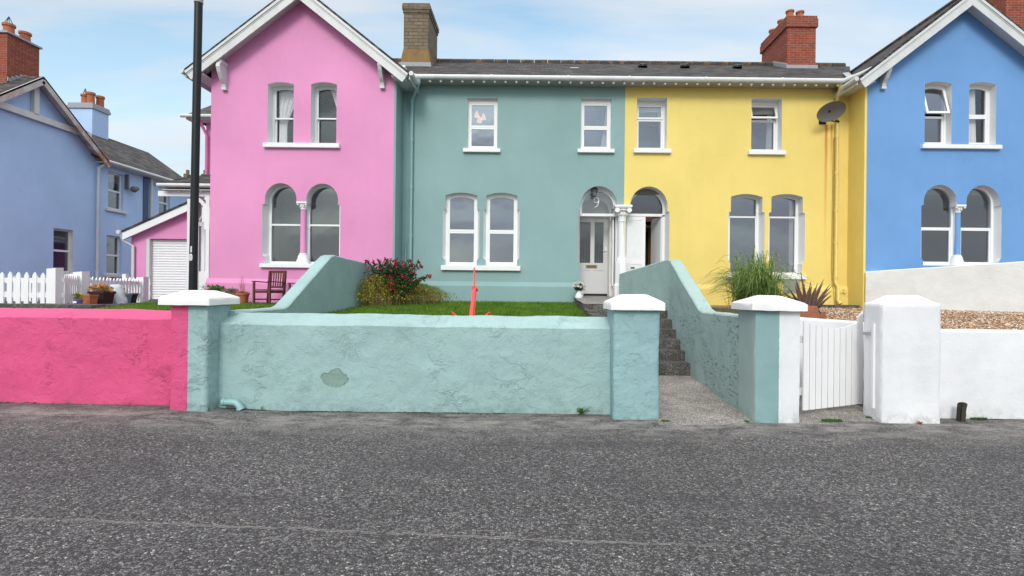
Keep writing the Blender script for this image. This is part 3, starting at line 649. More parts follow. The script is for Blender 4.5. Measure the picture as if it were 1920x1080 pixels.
def cap(parent, x0, x1, y0, y1, z0, ze, zt, inset, amp=.006, name='cap'):
    cx, cy = (x0 + x1) / 2, (y0 + y1) / 2
    def shp(x, y, z):
        if z > ze - 1e-6:      # top sheet pushed up into a truncated pyramid
            d = min(x - x0, x1 - x, y - y0, y1 - y); return (x, y, ze + (zt - ze) * min(1, max(0, d) / inset))
        return (x, y, z)
    return rough_box(name, x0, x1, y0, y1, z0, ze, M['cap'], parent, amp=amp, step=.03, shape=shp, rnd=.012)
t = thing('gate_pillar', (-4.23, 6.8, 0), 'street pillar painted half pink and half teal under a white pyramid cap', 'pillar')
rough_box('pillar_body', -4.46, -4.0, 6.55, 7.08, -.1, 1.36, M['pillL'], t, amp=.012, rnd=.03)
cap(t, -4.55, -3.925, 6.46, 7.15, 1.345, 1.435, 1.525, .2)
t = thing('gate_pillar', (1.27, 6.75, 0), 'all teal lumpy pillar with white pyramid cap left of the steps', 'pillar')
rough_box('pillar_body', .985, 1.552, 6.51, 7.08, -.1, 1.36, M['pillC'], t, amp=.013, rnd=.03)
cap(t, .935, 1.60, 6.44, 7.13, 1.34, 1.43, 1.53, .19)
t = thing('gate_pillar', (2.95, 6.7, 0), 'smooth pillar painted teal on its left half and white on its right half', 'pillar')
rough_box('pillar_body', 2.68, 3.225, 6.42, 6.98, -.1, 1.37, M['pillR'], t, amp=.004, rnd=.018)
cap(t, 2.60, 3.27, 6.34, 7.02, 1.355, 1.44, 1.535, .23, amp=.008)
t = thing('gate_pillar', (4.6, 6.8, 0), 'broad all white pillar with domed top right of the picket gate', 'pillar')
def shp(x, y, z):
    d = min(x - 4.24, 4.965 - x, y - 6.47, 6.86 - y)
    if z > 1.46: return (x, y, 1.44 + .115 * min(1, max(0, d) / .17) - (.012 if d < .03 else 0))
    return (x, y, z)
rough_box('pillar_body', 4.24, 4.965, 6.47, 6.86, -.1, 1.47, M['whitewall'], t, amp=.007, shape=shp, rnd=.03)
zc = at(1645, 625, 6.7)[1]
MB().box(4.215, 4.25, 6.60, 6.64, .15, 1.2).build('gate_stop', M['white'], t)
MB().beam((4.215, 6.80, zc - .01), (4.215, 6.68, zc), .02, .035).build('latch', M['lead'], t)

# raked side walls
def side_prof(th, sgn):      # offset runs away from the visible face
    return lambda zt, zb: [(0, zb - .1), (0, zt - .02), (.02 * sgn, zt), ((th - .03) * sgn, zt + .004), (th * sgn, zt - .03), (th * sgn, zb - .1)]
lw = thing('side_wall', (-3.95, 10, 0), 'teal garden side wall that ramps up beside the red flowering bush', 'wall')
rw('wall_body', P4([(-3.9, 7.0, 1.25), (-3.9, 8.35, 1.258), (-3.9, 8.5, 1.29), (-3.9, 10.28, 2.19), (-3.9, 10.45, 2.225), (-3.9, 13.05, 2.17)]), side_prof(.24, 1), M['tealleft'], lw, amp=.008, step=.04)
rwl = thing('side_wall', (2.7, 10, 0), 'pitted teal wall climbing beside the dark steps', 'wall')
rw('wall_body', P4([(2.68, 6.95, 1.262), (2.68, 8.45, 1.262), (2.68, 8.65, 1.30), (2.68, 10.5, 2.19), (2.66, 10.68, 2.225), (2.45, 12.1, 2.14), (2.17, 13.5, 2.03)]), side_prof(.25, -1), M['tealstair'], rwl, amp=.008, step=.04)
sw = thing('side_wall', (9, 12, 1), 'rough off white sloping wall in front of the bright blue house', 'wall')
rw('wall_body', P4([(8.13, 13.06, 2.13), (10.3, 11.25, 2.30), (13.0, 9.0, 2.52)]), side_prof(.25, 1), M['whiterough'], sw, amp=.009, step=.05)
# white retaining wall just behind the gate
rb = thing('retaining_wall', (3.8, 7.9, 0), 'low white wall right behind the picket gate', 'wall')
rw('wall_body', P4([(2.95, 7.75, 1.225), (3.9, 7.82, 1.205), (4.75, 7.6, 1.16)]), side_prof(.36, 1), M['whitewall'], rb, amp=.006, step=.05)
# brick corner of the raised bed
bc = thing('brick_planter', (4.85, 9, 1.1), 'broken low stack of orange bricks behind the gate', 'brick wall')
M['obrick'] = brick('orange_brick', (.46, .13, .06), (.34, .09, .045), (.20, .18, .15), msize=.024, w_=.215, h_=.075)
rough_box('brickwork', 4.50, 4.95, 9.0, 9.5, 1.0, 1.36, M['obrick'], bc, amp=.006, step=.05, shape=lambda x, y, z: (x, y, z - max(0, (z - 1.2)) * (.9 if x > 4.80 and z > 1.3 else 0)))
kb = thing('stone_kerb', (7, 12.4, 1.2), 'dark stone kerb along the foot of the yellow house', 'kerb')
rough_box('kerb_stone', 5.6, 8.1, 12.0, 12.25, 1.0, 1.235, M['step'], kb, amp=.008, step=.06)
rough_box('kerb_stone', 5.6, 8.1, 13.2, 13.6, 1.0, 1.30, M['step'], kb, amp=.008, step=.08)

# picket gate
gt = thing('picket_gate', (3.9, 6.9, .1), 'white wooden picket gate with a dipped top hanging between white posts', 'gate')
A = Vector((3.41, 6.75)); Bv = Vector((4.37, 7.08)); gd = (Bv - A).normalized(); gl_ = (Bv - A).length; nrm = Vector((gd.y, -gd.x))
def gtop(s_): return 1.115 + .105 * (abs(s_ - .5) * 2) ** 1.8 
npk = 9
for i in range(npk + 1):
    s_ = (i + .5) / (npk + 1); c_ = A + gd * gl_ * s_; wd = gl_ / (npk + 1) * .43; zt = gtop(s_); zb_ = .085 + .03 * s_
    if i == npk: zt = 1.335
    l0 = c_ - gd * wd; r0 = c_ + gd * wd; zl = gtop(s_ - .045) if i < npk else 1.26; zr = gtop(s_ + .045) if i < npk else 1.335
    k = MB(); vs = []
    for off in (0, -.02):
        for q, z in ((l0, zb_), (r0, zb_), (r0, zr), (c_, (zl + zr) / 2), (l0, zl)): vs.append((q.x - nrm.x * off, q.y - nrm.y * off, z))
    k.add(vs, [(0, 1, 2, 3, 4), (9, 8, 7, 6, 5)] + [(a, (a + 1) % 5, (a + 1) % 5 + 5, a + 5) for a in range(5)]); k.build('picket', M['white'], gt)
for z in (.32, .98):
    k = MB(); a3 = A - nrm * .035; b3 = Bv - nrm * .035; k.beam((a3.x, a3.y, z), (b3.x, b3.y, z), .03, .09); k.build('rail', M['white'], gt)

# rusty stump, weeds
ss = thing('iron_stump', (at(1805, 788, 6.6)[0], 6.6, 0), 'dark rusty broken stump standing against the white street wall', 'stump')
x_ = at(1805, 775, 6.6)[0]
rough_box('stump', x_ - .042, x_ + .042, 6.58, 6.66, -.05, .225, flat('rusty_stone', (.055, .045, .038), .9, .2, var=.6, scale=20), ss, amp=.03, step=.012, rnd=.06)

# loose pebbles on the gravel bed
def pebbles(name, n, x0, x1, y0, y1, fz, label):
    vs = []; fs = []
    for i in range(n):
        x = RND.uniform(x0, x1); y = y0 + (y1 - y0) * RND.random() ** 1.3; r = RND.uniform(.008, .022); z = fz(x, y) + r * .25; k = len(vs); a = RND.uniform(0, 3.14)
        for (p, q, w_) in ((1, 0, 0), (0, 1, 0), (-1, 0, 0), (0, -1, 0), (0, 0, .6), (0, 0, -.6)):
            p *= RND.uniform(.7, 1.3); q *= RND.uniform(.6, 1.0); vs.append((x + r * (p * cos(a) - q * sin(a)), y + r * (p * sin(a) + q * cos(a)), z + r * w_ * RND.uniform(.7, 1.2)))
        fs += [(k, k + 1, k + 4), (k + 1, k + 2, k + 4), (k + 2, k + 3, k + 4), (k + 3, k, k + 4)]
    m, nt, b = mat('pebble', (.4, .3, .2), .7, .3); g = N(nt, 'ShaderNodeNewGeometry')
    L(nt, ramp(nt, g.outputs['Random Per Island'], [(0, (.10, .05, .03)), (.2, (.30, .15, .07)), (.45, (.50, .30, .16)), (.7, (.55, .44, .33)), (.88, (.72, .66, .58)), (.97, (.20, .19, .18))], 'CONSTANT'), b.inputs['Base Color'])
    return tag(MB().add(vs, fs).build(name, m), label, 'pebbles', kind='stuff')
gf = lambda x, y: 1.04 + .05 * (y - 7) if y < 10.5 else 1.215 + .012 * (y - 10.5)
pebbles('pebbles', 20000, 4.95, 12.0, 7.05, 12.6, gf, 'loose orange and cream pebbles of the gravel bed')

# ---------------------------------------------------------------- the terrace
YT = 13.8; YG = 13.12
XL, XM, XR = -3.47, 2.325, 8.17          # pink corner, teal/yellow joint, blue corner
def plinth(parent, x0, x1, Y, m, zt=1.80, zs=1.685, pr=.05):
    b = MB(); b.add([(x0, Y - pr, 1.0), (x1, Y - pr, 1.0), (x1, Y - pr, zs), (x0, Y - pr, zs), (x0, Y, zt), (x1, Y, zt), (x0, Y, 1.0), (x1, Y, 1.0)],
                    [(0, 1, 2, 3), (3, 2, 5, 4), (0, 3, 4, 6), (1, 7, 5, 2)]); return b.build('plinth', m, parent)
def sill(parent, px0, py0, px1, py1, Y, m=None):
    x0, x1, z0, z1 = rect(px0, py0, px1, py1, Y - .07); return MB().box(x0, x1, Y - .09, Y + .12, z0, z1).build('window_sill', m or M['white'], parent, bev=.006)

def gable_house(name, X0, X1, Yf, Yb, label, wm, holes, sgn, bx):
    """gable end to the street; roof ridge runs back"""
    h = thing(name, ((X0 + X1) / 2, Yf, 1.2), label, 'house'); cx = (X0 + X1) / 2; hw = (X1 - X0) / 2
    sl_ = .785; zap = 8.90; zr = zap - .12                       # roof top line at the ridge
    zw = lambda x: zr - sl_ * abs(x - cx)
    wall_with_holes('front_wall', [(X0, 1.0), (X1, 1.0), (X1, zw(X1)), (cx, zr), (X0, zw(X0))], holes, Yf, wm, h)
    MB().box(X0, X0 + .2, Yf + .24, Yb, 1.0, zw(X0)).box(X1 - .2, X1, Yf + .24, Yb, 1.0, zw(X1)).box(X0, X1, Yb, Yb + .2, 1, zw(X0)).build('side_wall', wm, h)
    MB().box(X0 + .2, X1 - .2, Yf + 3.2, Yf + 3.3, 1, 7).box(X0 + .2, X1 - .2, Yf + .3, Yf + 3.2, 4.1, 4.3).build('inner_wall', M['inroom'], h)
    ov = .44; e = hw + ov; yo = Yf - .37; ze = zap - sl_ * e
    rf = MB().slab([(cx, yo, zap), (cx + e, yo, ze), (cx + e, Yb + .3, ze), (cx, Yb + .3, zap)], .05).slab([(cx, yo, zap), (cx, Yb + .3, zap), (cx - e, Yb + .3, ze), (cx - e, yo, ze)], .05).build('roof', M['slate'], h)
    b = MB(); yb_ = yo + .02
    for s_ in (-1, 1):       # barge boards, a moulding above and the boarded soffit behind
        ax = Vector((s_, 0, -sl_)).normalized(); az = Vector((s_ * sl_, 0, 1)).normalized(); L_ = e * sqrt(1 + sl_ ** 2)
        mid = Vector((cx, yb_ + .012, zap)) + ax * (L_ / 2)
        b.obox(mid - az * .18, ax, (0, 1, 0), az, L_ / 2 + .02, .016, .115)
        b.obox(mid - az * .082 + Vector((0, -.022, 0)), ax, (0, 1, 0), az, L_ / 2 + .02, .022, .028)
        b.obox(mid - az * .125 + Vector((0, -.014, 0)), ax, (0, 1, 0), az, L_ / 2 + .02, .012, .012)
        b.obox(Vector((cx, (yb_ + Yf) / 2 + .02, zap)) + ax * (L_ / 2) - az * .155, ax, (0, 1, 0), az, L_ / 2, (Yf - yb_) / 2 + .02, .012)
    b.prism([(cx, zap - .02), (cx - .26, zap - .02 - .26 * sl_), (cx - .1, zap - .44), (cx, zap - .36), (cx + .1, zap - .44), (cx + .26, zap - .02 - .26 * sl_)], yb_ - .006, yb_ + .03)
    b.build('barge_board', M['gutter'], h)
    rt = MB()
    k = int((Yb - yo) / .45)
    for i in range(k):
        y = yo + .2 + i * .45; rt.tube([(cx, y + .01, zap - .0), (cx, y + .44, zap - .0)], .075, 8)
    rt.build('ridge_tiles', M['ridge'], rf)
    for s_ in (-1, 1):       # eaves: fascia, soffit and gutter along the sides
        xe = cx + s_ * e
        b = MB(); b.box(min(xe, cx + s_ * hw), max(xe, cx + s_ * hw), yb_ + .05, Yb, ze - .09, ze - .07); b.box(xe - .015, xe + .015, yb_ + .05, Yb, ze - .16, ze - .02); b.build('eaves_board', M['gutter'], h)
        MB().tube([(xe + s_ * .055, yo - .01, ze - .045), (xe + s_ * .055, YT - .45 if s_ * sgn > 0 else Yb, ze - .045)], .055, 10).build('gutter', M['gutter'], h, smooth=40)
    for (px, py) in bx:      # scroll brackets under the barge boards
        x, z = at(px, py, Yf - .12); b = MB(); prof = [(0, 0), (-.06, 0), (-.09, -.07), (-.10, -.13), (-.05, -.24), (.05, -.38), (.14, -.47), (.16, -.55), (.24, -.55), (.24, 0)]
        s_ = 1
        P_ = [(Yf - .26 + p[0] * 1.0 + .02, z + p[1]) for p in prof]
        n = len(P_); tr = tessellate_polygon([[Vector((y, zz, 0)) for y, zz in P_]])
        vs = [(x - .045, y, zz) for y, zz in P_] + [(x + .045, y, zz) for y, zz in P_]
        b.add(vs, [tuple(q) for q in tr] + [tuple(i + n for i in q[::-1]) for q in tr] + [(i, (i + 1) % n, (i + 1) % n + n, i + n) for i in range(n)])
        b.box(x - .06, x + .06, Yf - .30, Yf - .0, z - .03, z + .06).box(x - .058, x + .058, Yf - .09, Yf, z - .60, z - .54)
        b.build('bracket', M['cream'] if 0 else M['gutter'], h)
    return h

# ---- pink house
def twin_arch(px, Y):
    """outer left, outer right edge of each arch, crown y, cap y, step ys, bottom y -> hole outline over a central column"""
    (a0, a1, b0, b1, crown, cap_, s0, s1, bot) = px
    z = lambda y, x=(a0 + b1) / 2: at(x, y, Y)[1]; X = lambda x: at(x, 420, Y)[0]
    A0, A1, B0, B1 = X(a0), X(a1), X(b0), X(b1); zt = z(crown); zs = zt - (A1 - A0) / 2 * 1.02; zc = z(cap_); zb = z(bot); st = X(a0) - X(s0[0])
    z0, z1 = z(s1), z(s0[1]); n = 16
    L_ = [(A0, zb), (A0, z0), (A0 - st, z0 + .07), (A0 - st, z1 - .01), (A0, z1)]
    arc = lambda p, q: [((p + q) / 2 - (q - p) / 2 * cos(pi * i / n), zs + (zt - zs) * sin(pi * i / n)) for i in range(n + 1)]
    L_ += arc(A0, A1) + [(A1, zc), (B0, zc)] + arc(B0, B1) + [(B1, z1), (B1 + st, z1 - .01), (B1 + st, z0 + .07), (B1, z0), (B1, zb)]
    Bk = [(min(max(x, A0), B1), zz) for x, zz in L_]
    return L_, Bk, (A0, A1, B0, B1, zb, zs, zt, zc)
def twin_window(parent, px, Y, fm, gl, colm, zm, sash, rec=.27):
    F, Bk, (A0, A1, B0, B1, zb, zs, zt, zc) = twin_arch(px, Y); n = len(F)
    b = MB(); b.add([(x, Y, z) for x, z in F] + [(x, Y + rec, z) for x, z in Bk], [(i, (i + 1) % n, (i + 1) % n + n, i + n) for i in range(n)])
    # the wall between the two lights behind the column
    xm = (A1 + B0) / 2; b.box(xm - .07, xm + .07, Y + rec - .10, Y + rec + .08, zb, zc)
    wn = b.build('window', M['white'], parent)
    for (p, q) in ((A0, xm - .06), (xm + .06, B1)):
        t = .05; y0 = Y + rec - .04; f = MB()
        rise = (q - p) / 2 * .95; ztt = zt + .0
        f.ring(opening(p - .01, q + .01, zb, ztt + .015, rise), opening(p + t, q - t, zb + t + .02, ztt - t, rise * .9), y0, y0 + .09)
        f.box(p + t - .005, q - t + .005, y0 + .01, y0 + .055, zm - .03, zm + .015)
        if not sash: f.ring(opening(p + t - .005, q - t + .005, zb + t, zm - .03, 0), opening(p + t + .04, q - t - .04, zb + t + .05, zm - .06, 0), y0 + .012, y0 + .05)
        else: f.box(p + t - .03, p + t + .015, y0 - .015, y0 + .01, zm - .09, zm - .04)
        f.build('frame', fm, wn)
        g = opening(p + t - .003, q - t + .003, zb + t, ztt - t + .01, rise * .9); tr = tessellate_polygon([[Vector((x, z, 0)) for x, z in g]])
        MB().add([(x, y0 + .04, z) for x, z in g], [tuple(k) for k in tr]).build('pane', gl, wn)
    # column with leafy capital and round base
    cx, cy = xm, Y + .13; zb2 = zb
    c = MB().lathe((cx, cy, 0), [(.082, zb2 + .26), (.072, zb2 + .3), (.068, zc - .19)], 20).build('column', colm, wn, smooth=50)
    k = MB().box(cx - .125, cx + .125, cy - .13, cy + .12, zc - .045, zc).lathe((cx, cy, 0), [(.07, zc - .195), (.085, zc - .185), (.07, zc - .175), (.074, zc - .12), (.095, zc - .07), (.12, zc - .045)], 20)
    for i in range(8):
        a = i * pi / 4 + pi / 8; k.ball((cx + .082 * cos(a), cy + .082 * sin(a), zc - .10), .026, 8, 5, 1.7)
    for sx in (-1, 1): k.ball((cx + sx * .1, cy - .1, zc - .07), .03, 8, 5)
    k.build('capital', M['white'], wn, smooth=40)
    MB().lathe((cx, cy, 0), [(.15, zb2), (.15, zb2 + .10), (.125, zb2 + .14), (.12, zb2 + .20), (.095, zb2 + .235), (.10, zb2 + .25), (.082, zb2 + .27)], 20, a0=pi / 8).build('column_base', M['white'], wn, smooth=40)
    return F

phouse_holes = []
def deferred(parent_fn): pass
hp_specs = [rect(502, 154, 550.4, 268, YG), rect(583, 154, 631, 268, YG)]
pk_px = (496, 555.4, 573.8, 633.3, 343.7, 377.5, (491.5, 383), 482, 495)
rise_u = .055
holesP = [opening(*s, rise_u) for s in hp_specs] + [twin_arch(pk_px, YG)[0]]
hP = gable_house('pink_house', -7.975, XL, YG, 20.5, 'candy pink gabled house with a pair of arched windows at ground level', M['pink'], holesP, 1, [(418, 121), (716, 118)])
X0, X1, Zb, Zt = hp_specs[0]
window(hP, YG, X0, X1, Zb, Zt, rise_u, rec=.30, sash=True, Zm=at(526, 216, YG)[1], head=.0, fm=M['white'], gl=M['glassc'],
       curt=[(Zt, Zb, (X0 + .09, X1 + .02), (X0 + .09, X0 + .30), M['curtain'], 1)])
X0, X1, Zb, Zt = hp_specs[1]
window(hP, YG, X0, X1, Zb, Zt, rise_u, rec=.30, sash=True, Zm=at(607, 216, YG)[1], fm=M['white'], gl=M['glassc'],
       curt=[(Zt, Zb + .1, (X0 + .32, X1 + .05), (X1 - .04, X1 + .05), M['curtain'], 1, 4)])
twin_window(hP, pk_px, YG, M['white'], M['glassd'], M['pink'], at(560, 419, YG)[1], True, .29)
sill(hP, 492.8, 268, 636, 276.5, YG); sill(hP, 486.5, 494.6, 642, 502, YG)
plinth(hP, -8.04, XL, YG, M['pink'])
# teal painted side of the pink house belongs to the teal one
# wing set back, porch
rfz = 6.75
MB().box(-10.05, -7.98, 16.3, 20.4, 1.0, 6.75).build('side_wing', M['pink'], hP)
MB().slab([(-10.5, 15.95, 6.72), (-7.9, 15.95, 6.72), (-7.9, 17.6, 7.78), (-10.2, 17.6, 7.78)], .05).slab([(-10.5, 15.95, 6.72), (-10.2, 17.6, 7.78), (-10.5, 20.7, 6.72)], .05).build('wing_roof', M['slate2'], hP)
MB().tube([(-10.56, 15.9, 6.69), (-8.4, 15.9, 6.69)], .055, 10).box(-10.45, -8.0, 15.97, 16.3, 6.60, 6.64).box(-10.45, -8.0, 15.96, 15.99, 6.6, 6.71).build('gutter', M['gutter'], hP, smooth=40)
MB().tube([(-9.98, 16.22, 1.2), (-9.98, 16.22, 6.2), (-10.05, 16.1, 6.45), (-10.05, 15.95, 6.65)], .045, 10).build('downpipe', M['pinkpipe'], hP, smooth=40)
# porch: hipped slate roof on a white post with curved braces, glazed white doors behind
pr = thing('porch', (-9, 15, 1.2), 'white timber porch with curved braces and slate roof beside the pink house', 'porch')
gzp = at(345, 348.5, 14.35)[1]
MB().slab([(-10.02, 14.3, gzp + .04), (-7.95, 14.3, gzp + .04), (-7.95, 15.6, 4.92), (-9.4, 15.6, 4.92)], .05).slab([(-10.25, 14.3, gzp + .04), (-9.4, 15.6, 4.92), (-10.02, 16.3, gzp + .04)], .05).build('roof', M['slate2'], pr)
MB().tube([(-10.08, 14.25, gzp), (-7.98, 14.25, gzp)], .05, 10).box(-9.98, -8, 14.3, 14.33, gzp - .06, gzp + .03).box(-9.98, -8, 14.3, 14.7, gzp - .12, gzp - .1).build('gutter', M['gutter'], pr, smooth=40)
for i in range(7):
    MB().ball((-9.9 + i * .3, 14.4, gzp - .135), .032, 8, 5).build('rafter_end', M['white'], pr, smooth=1)
xp = at(391, 450, 14.5)[0]
fb = MB().box(xp - .055, xp + .045, 14.45, 14.55, 1.15, gzp - .12).box(xp - .07, xp + .06, 14.43, 14.57, 1.15, 2.0)
def arcpts(cx, cz, r, a0, a1, y, n=10): return [(cx + r * cos(radians(a0 + (a1 - a0) * i / n)), y, cz + r * sin(radians(a0 + (a1 - a0) * i / n))) for i in range(n + 1)]
for sx in (-1,):
    pts = arcpts(xp - .62, gzp - .85, .62, 0, 75, 14.5)
    for a_, b_ in zip(pts, pts[1:]): fb.beam(a_, b_, .05, .09)
fb.box(xp - .16, xp + .12, 14.46, 14.54, gzp - .95, gzp - .55).box(xp - .11, xp + .1, 14.465, 14.535, gzp - 1.15, gzp - .95).box(xp - .10, xp + .09, 14.465, 14.535, gzp - .35, gzp - .12)
xq = at(318, 450, 14.5)[0]
fb.box(xq - .3, xq + 1.0, 14.46, 14.5, gzp - .26, gzp - .12)
fb.build('post', M['white'], pr)
dw = MB(); x0 = at(371, 480, 15.9)[0]; x1 = at(388, 480, 15.9)[0] + .1
dw.box(x0 - .3, x0 + .04, 15.85, 15.95, 1.15, 4.2); 
for xx in (x0, (x0 + x1) / 2, x1): dw.box(xx - .05, xx + .05, 15.85, 15.95, 1.15, 3.5)
dw.box(x0, x1, 15.87, 15.94, 1.15, 2.05).box(x0, x1, 15.86, 15.95, 3.4, 3.52).box(x0, x1, 15.86, 15.95, 4.1, 4.25).beam((x0, 15.9, 3.5), (x1, 15.9, 4.15), .04, .05)
dr = dw.build('glazed_door', M['white'], pr)
MB().box(x0, x1, 15.9, 15.91, 2.0, 4.2).build('pane', M['glassd'], dr)

# ---- bright blue house
bl_px = (1731.5, 1793.4, 1811.6, 1873.6, 347, 383.5, (1727.3, 385), 489, 498)
b_specs = [rect(1734, 153, 1784.3, 270, YG), rect(1816.9, 154, 1867.5, 270.5, YG)]
holesB = [opening(*s, rise_u) for s in b_specs] + [twin_arch(bl_px, YG)[0]]
hB = gable_house('blue_house', XR, 12.72, YG, 20.5, 'bright sky blue gabled house at the right with one upper casement open', M['blue'], holesB, -1, [(1660, 119), (1981, 119)])
X0, X1, Zb, Zt = b_specs[0]
window(hB, YG, X0, X1, Zb, Zt, rise_u, rec=.24, Zm=at(1760, 214, YG)[1], open_=radians(16))
X0, X1, Zb, Zt = b_specs[1]
window(hB, YG, X0, X1, Zb, Zt, rise_u, rec=.24, Zm=at(1842, 214, YG)[1], curt=[(Zt, Zb, (X0 + .22, X0 + .42), (X0 + .2, X0 + .46), M['curtain'], None, 5)], gl=M['glassc'])
twin_window(hB, bl_px, YG, M['upvc'], M['glassd'], M['blue'], at(1790, 426, YG)[1], False, .22)
sill(hB, 1729.4, 271, 1878.6, 278.6, YG)
# its brick stack
def stack(parent, x0, x1, y0, y1, z0, z1, m, capm, corbel=True, pots=()):
    b = MB().box(x0, x1, y0, y1, z0, z1)
    c = b.build('chimney', m, parent)
    if corbel:
        MB().box(x0 - .05, x1 + .05, y0 - .05, y1 + .05, z1 - .16, z1 + .10).box(x0 - .03, x1 + .03, y0 - .03, y1 + .03, z1 + .10, z1 + .2).build('chimney_cap', capm, c)
        z1 += .2
    for (x, y, r, h_) in pots:
        MB().lathe((x, y, z1), [(r * 1.02, 0), (r, h_ * .1), (r * .86, h_ * .8), (r * 1.12, h_ * .84), (r * 1.12, h_), (r * .85, h_), (r * .8, h_ * .3)], 18).build('chimney_pot', M['pot'], c, smooth=35)
    return c
stack(hB, 14.35, 15.4, 16.3, 18.0, 7.0, 12.2, M['redbrick'], M['redbrick'])
# terrace going on to the right, so the stack stands on something
MB().slab([(12.0, 13.42, 6.96), (20, 13.42, 6.96), (20, 18, 9.27), (12, 18, 9.27)], .05).build('wing_roof', M['slate'], hB)
MB().box(12.72, 20, 13.9, 18, 1, 6.85).build('side_wing', M['blue'], hB)

# ---- terrace pieces shared by the teal and the yellow house
EY, EZ, RY, RZ = 13.42, 6.96, 18.0, 9.27
def terrace_roof(h, poly, x0, x1, name):
    rf = MB().slab(poly, .05).slab([(x0, 2 * RY - EY, EZ), (x1, 2 * RY - EY, EZ), (x1, RY, RZ), (x0, RY, RZ)], .05).build('roof', M['slate'], h)
    b = MB(); x = x0
    while x < x1 - .1: b.tube([(x + .008, RY, RZ + .005), (x + .44, RY, RZ + .005 + .006 * RND.random())], .10, 8); x += .45
    b.build('ridge_tiles', M['ridge'], rf, smooth=40)
    return rf
def eaves(h, x0, x1):
    g = MB(); x = x0; 
    g.tube([(x0, EY - .045, EZ - .045), (x1, EY - .045, EZ - .045)], .062, 12)
    while x < x1: g.tube([(x, EY - .045, EZ - .045), (x + .05, EY - .045, EZ - .045)], .071, 12); x += 1.92
    g.build('gutter', M['gutter'], h, smooth=40)
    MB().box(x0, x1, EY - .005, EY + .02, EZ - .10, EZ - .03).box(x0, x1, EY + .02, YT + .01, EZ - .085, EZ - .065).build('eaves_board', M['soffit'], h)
    x = x0 + .12; first = None
    while x < x1:
        if first is None:
            first = MB().ball((0, 0, 0), .034, 10, 6).build('rafter_end', M['white'], h, smooth=1); o = first
        else: o = first.copy(); COL.objects.link(o); o.parent = h
        o.location = (x, EY + .015, EZ - .130); x += .272
def body(h, x0, x1, m):
    MB().box(x0 + .005, x1 - .005, 22.3, 22.5, 1, 6.9).box(x0 + .005, x0 + .1, YT + .3, 22.3, 1, 6.9).build('rear_wall', m, h)
    MB().box(x0 + .1, x1, 17.3, 17.4, 1, 6.9).box(x0 + .1, x1, YT + .3, 17.3, 4.15, 4.35).build('inner_wall', M['inroom'], h)

# ---- teal house
hT = thing('teal_house', ((XL + XM) / 2, YT, 1.2), 'pale teal house with number 9 over its arched door', 'house')
ws = [rect(876.3, 184, 932.5, 278.5, YT), rect(1089.3, 184.5, 1146, 279.5, YT)]
gs = [rect(834.7, 361, 894.3, 498, YT), rect(910.7, 361.3, 969.5, 498, YT)]
zst = (at(900, 488, YT)[1], at(900, 392, YT)[1])
dx0, dx1, dzb, dzt = rect(1087.7, 348.8, 1157, 560, YT)
zcap = at(1167, 385, YT)[1]
def door_hole(x0, x1, zt, zb, side, step, rise):
    """arch whose lower part opens towards the shared column"""
    cx = (x0 + x1) / 2; hw = (x1 - x0) / 2; zs = zt - rise; n = 22
    arc = [(cx - hw * cos(pi * i / n), zs + rise * sin(pi * i / n)) for i in range(n + 1)]
    wd, z0, z1 = step; st = lambda x, s_: [(x, z0), (x + s_ * wd, z0 + wd * 1.2), (x + s_ * wd, z1 - .02), (x, z1)]
    if side > 0: return [(x0, zb)] + st(x0, -1) + arc + [(x1, zcap), (XM - .012, zcap), (XM - .012, zb)]
    return [(XM + .012, zb), (XM + .012, zcap), (x0, zcap)] + arc + st(x1, 1)[::-1] + [(x1, zb)]
zfloor = at(1112, 558, YT)[1]
dstep = (.055, zst[0] - .05, zst[1])
dH = door_hole(dx0, dx1, dzt, 1.02, 1, dstep, (dx1 - dx0) / 2 * 1.05)
holesT = [opening(*s, 0) for s in ws] + [opening(*s, .075, (.062, *zst)) for s in gs]
oT = [(XL, 1.0)] + [(XL, 6.9), (XM, 6.9), (XM, 1.0)]
wall_with_holes('front_wall', oT, holesT + [dH], YT, M['teal'], hT)
MB().box(XL - .0, XL + .05, YG + .003, YT, 1.0, 6.85).build('return_wall', M['teal'], hT)
body(hT, XL, XM, M['teal'])
window(hT, YT, *ws[0], 0, rec=.17, Zm=at(904, 236, YT)[1], gl=M['glasst'], head=.05, reveal=M['cream'])
window(hT, YT, *ws[1], 0, rec=.17, Zm=at(1117, 237, YT)[1], gl=M['glasst'], head=.05, reveal=M['cream'], curt=[(ws[1][3], ws[1][2], (ws[1][1] - .1, ws[1][1] - .06), (ws[1][1] - .26, ws[1][1] - .08), M['curtain'], None, 4)])
for s in gs: window(hT, YT, *s, .075, (.062, *zst), rec=.20, Zm=at(900, 433, YT)[1], gl=M['glasst'])
for a in ((868, 278, 938, 285), (1083, 279, 1152, 286), (826.7, 498, 975.7, 507)): sill(hT, *a, YT)
plinth(hT, XL + .06, dx0 - .0, YT, M['teal'])
rfT = terrace_roof(hT, [(-3.2, EY, EZ), (XM, EY, EZ), (XM, RY, RZ), (-5.9, RY, RZ)], -5.9, XM, 'roof')
eaves(hT, -3.05, XM)
